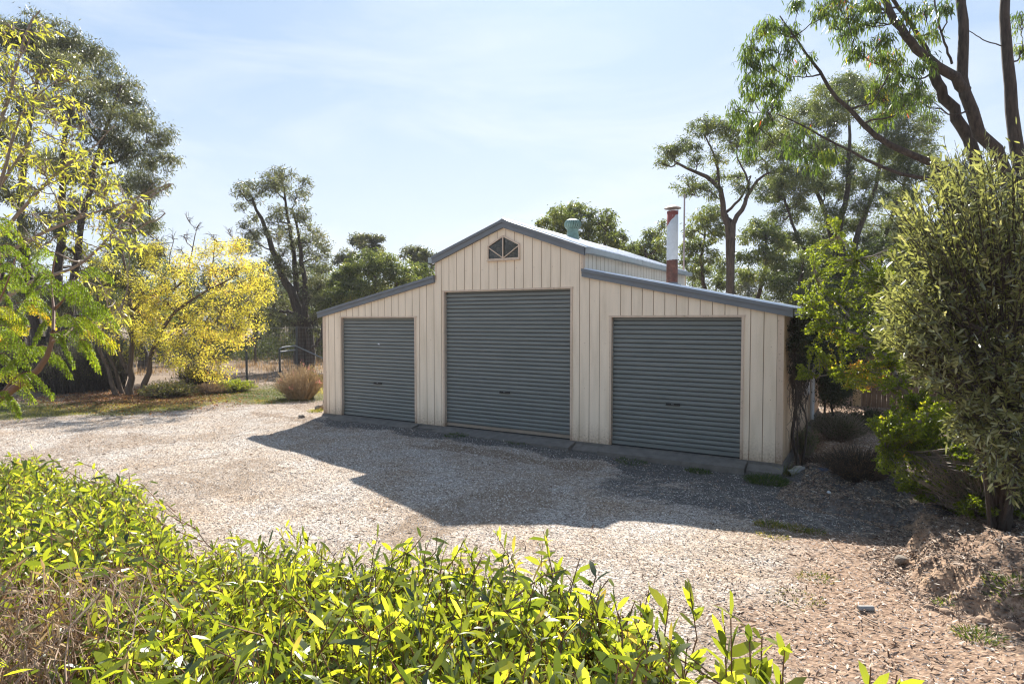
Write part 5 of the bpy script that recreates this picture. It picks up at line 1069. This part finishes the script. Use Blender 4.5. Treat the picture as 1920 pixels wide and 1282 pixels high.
# paling fence
px0 = 5.70; yy = 6.75; z0 = float(H(6.5, yy)); m, t, b, out = mat('paling_timber'); n = tex(t, 'ShaderNodeTexNoise', 4, coord(t, (9, 9, .8)), Detail=6)
r = ramp(t, [(.3, (.12, .065, .035)), (.7, (.30, .19, .11))], n.outputs['Fac']); t.links.new(r.outputs[0], b.inputs['Base Color']); b.inputs['Roughness'].default_value = .85; M_PAL = m
pf = thing('paling_fence', 'brown timber paling fence with an end post in sunlit colour, beyond the shed on the right', 'fence', (px0, yy, z0)); o3 = np.array(pf.location)
g = Geo(); g.box((px0-.07, yy-.10, z0-.2), (px0+.10, yy+.10, z0+1.75)); g.build('end_post', plain('sunlit_timber_tone', (.50, .36, .20), .8, 0, .2, 8), pf, o3)  # sunlight on the post is put into its lighter timber colour
g = Geo(); rs = np.random.default_rng(9)
for k in range(28):
    x_ = px0+.11+k*.102; h_ = 1.62+rs.normal()*.012; g.box((x_, yy-.02-rs.random()*.008, z0-.1), (x_+.094, yy+.0, z0+h_))
g.build('palings', M_PAL, pf, o3)
g = Geo(); g.bar((px0+.1, yy+.035, z0+.35), (px0+2.9, yy+.035, z0+.35), .06, .09); g.bar((px0+.1, yy+.035, z0+1.3), (px0+2.9, yy+.035, z0+1.3), .06, .09); g.build('rails', M_PAL, pf, o3)
bush('shade_shrub', 'dark shrub growing behind the side path, left of the pale end post', (5.2, 8.4), .9, 1.9, 800, M_VINE, 105, (.06, .022), M_BARKD, 16, v=.25, fan=.6)
bush('yard_shrub', 'shrub at the far end of the side path', (4.6, 10.5), 1.3, 2.4, 1000, M_EUC2, 106, (.07, .022), M_BARKD, 16, v=0, fan=.6)
# ================================================================ ROCKS, EDGING, OFFCUTS
def rock(label, c, s, seed, m, cat='rock', name='rock', zoff=0):
    rng = np.random.default_rng(seed); z = float(H(c[0], c[1])); base = np.array([c[0], c[1], z]); g = Geo()
    P = sph(rng, 26)*rng.uniform(.78, 1.05, (26, 1)); import bmesh
    bm = bmesh.new()
    for p in P: bm.verts.new(p*np.array(s))
    r = bmesh.ops.convex_hull(bm, input=bm.verts); bmesh.ops.delete(bm, geom=[v for v in r['geom_interior'] if isinstance(v, bmesh.types.BMVert)], context='VERTS')
    bmesh.ops.bevel(bm, geom=bm.edges[:], offset=min(s)*.12, segments=1, affect='EDGES')
    me = bpy.data.meshes.new(name); bm.to_mesh(me); bm.free(); me.materials.append(m); o = link(name, me, None, tuple(base+[0, 0, s[2]*.45+zoff])); o.rotation_euler = (0, 0, rng.uniform(0, 3)); tag(o, label, cat)
    return o
M_ROCK = plain('pale_rock', (.42, .37, .31), .9, 0, .25, 9, .02); M_DROCK = plain('grey_brown_rock', (.20, .165, .13), .9, 0, .3, 9, .02); M_OFF = plain('grey_weathered_wood', (.30, .29, .27), .8, 0, .2, 12)
rock('pale angular rock on the ground right of the shed corner', gp(1497, 860, .05), (.12, .08, .07), 1, M_ROCK)
rock('brown rock leaning at the left shed corner, lower of two', gp(598, 764), (.16, .13, .10), 2, M_DROCK)
rock('brown rock at the left shed corner, upper of two', gp(601, 754)+np.array([-.05, .25]), (.14, .12, .13), 3, M_DROCK)
rock('small white stone lying in the shade on the dark soil', gp(1554, 903, .1), (.03, .03, .025), 4, M_WHITE, 'stone')
rock('small pale stone near the left end of the bank step', gp(1500, 890, 0), (.05, .04, .03), 5, M_ROCK, 'stone')
rock('dark clod of earth beside the clay bank', gp(1690, 1050, .05), (.07, .06, .05), 6, M_DROCK, 'clod')
rock('small dark stone on the gravel left of the bottom sprigs', gp(1210, 868, -.1), (.05, .04, .03), 7, M_DROCK, 'stone')
rock('brown clod in front of the shed left corner', gp(566, 778), (.10, .08, .05), 8, M_DROCK, 'clod')
for k, (px, py, s_) in enumerate([(1742, 1138, .05), (1775, 1150, .06), (1840, 1172, .075), (1895, 1188, .065), (1715, 1105, .04), (1702, 1075, .035)]):
    rock(['small clay clod low on the bank, left of the big ones', 'clay clod below the bank, second from the left', 'largest clay clod below the bank', 'clay clod below the bank at the right edge', 'clay clod at the bank foot above the small one', 'topmost clay clod at the foot of the bank'][k],
         gp(px, py, .05), (s_, s_*.8, s_*.7), 20+k, plain('clay_clod', (.27, .18, .12), .95, 0, .3, 14, .03), 'clod', 'clay_clod', -.02)
# grey offcut: short split round of wood
p = gp(1623, 1137, .08); g = Geo(); z0 = float(H(*p)); th = np.linspace(-.3, math.pi+.3, 12); R_ = .022
ax = np.array([.86, .5, 0])*.055; cs = np.array([-.5, .86, 0]); prof = [cs*R_*math.cos(a)+np.array([0, 0, R_*math.sin(a)+.012]) for a in th]
g.prism([np.array([p[0], p[1], z0])-ax+q for q in prof], ax*2); o = g.build('wood_offcut', M_OFF); tag(o, 'grey weathered wood offcut lying on the dirt track near the bank', 'offcut')
# timber edging
a = np.array([*gp(1476, 872, .0), 0]); b_ = np.array([*gp(1556, 852, .05), 0]); za, zb_ = float(H(*a[:2])), float(H(*b_[:2]))
g = Geo(); P = curve([a+[0, 0, za+.03], (a+b_)/2+[0, 0, (za+zb_)/2+.045], b_+[0, 0, zb_+.05]], 7); P = P+np.random.default_rng(3).normal(size=(7, 3))*.006; g.tubes(P[None], np.array([[.055, .06, .058, .056, .058, .054, .05]]), 8)
g.raw([P[0]+v_ for v_ in ([0, -.05, 0], [0, .05, 0], [0, 0, .05])], None, [(0, 1, 2)]); o = g.build('timber_edging', M_OFF, smooth=True); tag(o, 'grey log edging running from the shed corner to the dead shrub', 'edging')
a = gp(1545, 868, .05); rg = bpy.data.objects; g = Geo(); rs = np.random.default_rng(6); V = [(a[0]+(i-2.5)*.035, a[1]+(j-1)*.045, float(H(*a))+.03+.03*rs.random()) for i in range(6) for j in range(3)]
g.raw(V, [(i*3+j, i*3+j+1, i*3+j+4, i*3+j+3) for i in range(5) for j in range(2)]); V2 = [(x_, y_, z_-.025) for x_, y_, z_ in V]; g.raw(V2, [(i*3+j, i*3+j+3, i*3+j+4, i*3+j+1) for i in range(5) for j in range(2)])
o = g.build('blue_rag', plain('blue_cloth', (.03, .05, .10), .8), smooth=True); tag(o, 'crumpled dark blue rag beside the timber edging', 'rag')
# fallen twigs
rng = np.random.default_rng(151); TWG = [((1552, 1003), (1598, 1052), 'pale forked twig lying on the dirt track above the offcut'), ((1645, 1185), (1600, 1160), 'short dry stick on the gravel below the grey offcut'), ((1415, 925), (1432, 985), 'thin upright dry stalk at the shadow edge')]
for (a, b_, lab) in TWG:
    A = np.array([*gp(*a), 0]); B = np.array([*gp(*b_), 0]); P = curve([A, (A+B)/2+rng.normal(size=3)*.02, B], 8)
    P[:, 2] = H(P[:, 0], P[:, 1])+.012
    if 'upright' in lab: A = np.array([*gp(1440, 985), 0]); A[2] = float(H(*A[:2])); P = curve([A, A+[-.06, 0, .16], A+[-.17, .02, .34]], 8)
    g = Geo(); g.tubes(P[None], np.linspace(.006, .003, 8)[None], 5); o = g.build('twig', M_TWIG, None, P[0], smooth=True); o.location = P[0]; tag(o, lab, 'twig')

# ================================================================ UNDERSTOREY BEYOND
def mass(name, regions, n, m, seed, leaf, v=0):
    rng = np.random.default_rng(seed); LP = []; LV = []
    for (p0, p1, d0, d1, h0, h1, k) in regions:
        for q in range(k):
            px = rng.uniform(p0, p1); d = rng.uniform(d0, d1); c = at(px, 600, d); r = rng.uniform(.5, 1.2)*d/34; h = rng.uniform(h0, h1); z = float(H(c[0], c[1]))
            j = int(n*r*r); off = rng.normal(size=(j, 3))*[r*.5, r*.5, 0]; off[:, 2] = h*rng.random(j)**.8*np.exp(-(off[:, 0]**2+off[:, 1]**2)/(r*r)); sub = rng.normal(size=(12, 3))*[r*.5, r*.5, h*.3]; off = off*.6+sub[rng.integers(0, 12, j)]*.5; off[:, 2] = np.abs(off[:, 2])
            LP.append(np.array([c[0], c[1], z])+off); LV.append(.4+v+rng.normal()*.14+rng.normal(size=j)*.15)
    LP = np.concatenate(LP); LV = np.concatenate(LV); D = rng.normal(size=LP.shape); o = leaves(name, LP, D, leaf[0]*rng.uniform(.6, 1.3, len(LP)), leaf[1], LV, m, None, rng, (0, 0, 0), 1); o['kind'] = 'stuff'
mass('scrub', [(-120, 330, 29, 44, 1.2, 3.0, 60), (330, 470, 32, 46, 1.0, 2.6, 40), (470, 660, 32, 50, 1.2, 3.2, 60)], 420, M_SCRUB, 161, (.15, .05))
mass('scrub_beyond_shed', [(820, 1300, 40, 60, 1.5, 3.5, 40), (1280, 1520, 26, 40, 1.2, 3.2, 50), (1520, 2000, 20, 34, 1.2, 3.4, 80)], 420, M_EUC2, 162, (.13, .045), -.05)

# ================================================================ HAZE
g = Geo(); g.box((-110, -40, -4), (110, 140, 30)); m = bpy.data.materials.new('air'); m.use_nodes = True; t = m.node_tree; t.nodes.clear()
out = t.nodes.new('ShaderNodeOutputMaterial'); vp = t.nodes.new('ShaderNodeVolumePrincipled'); vp.inputs['Density'].default_value = .0005; vp.inputs['Color'].default_value = (.93, .95, 1, 1); vp.inputs['Anisotropy'].default_value = .2
t.links.new(vp.outputs[0], out.inputs['Volume']); o = g.build('haze', m); o['kind'] = 'stuff'
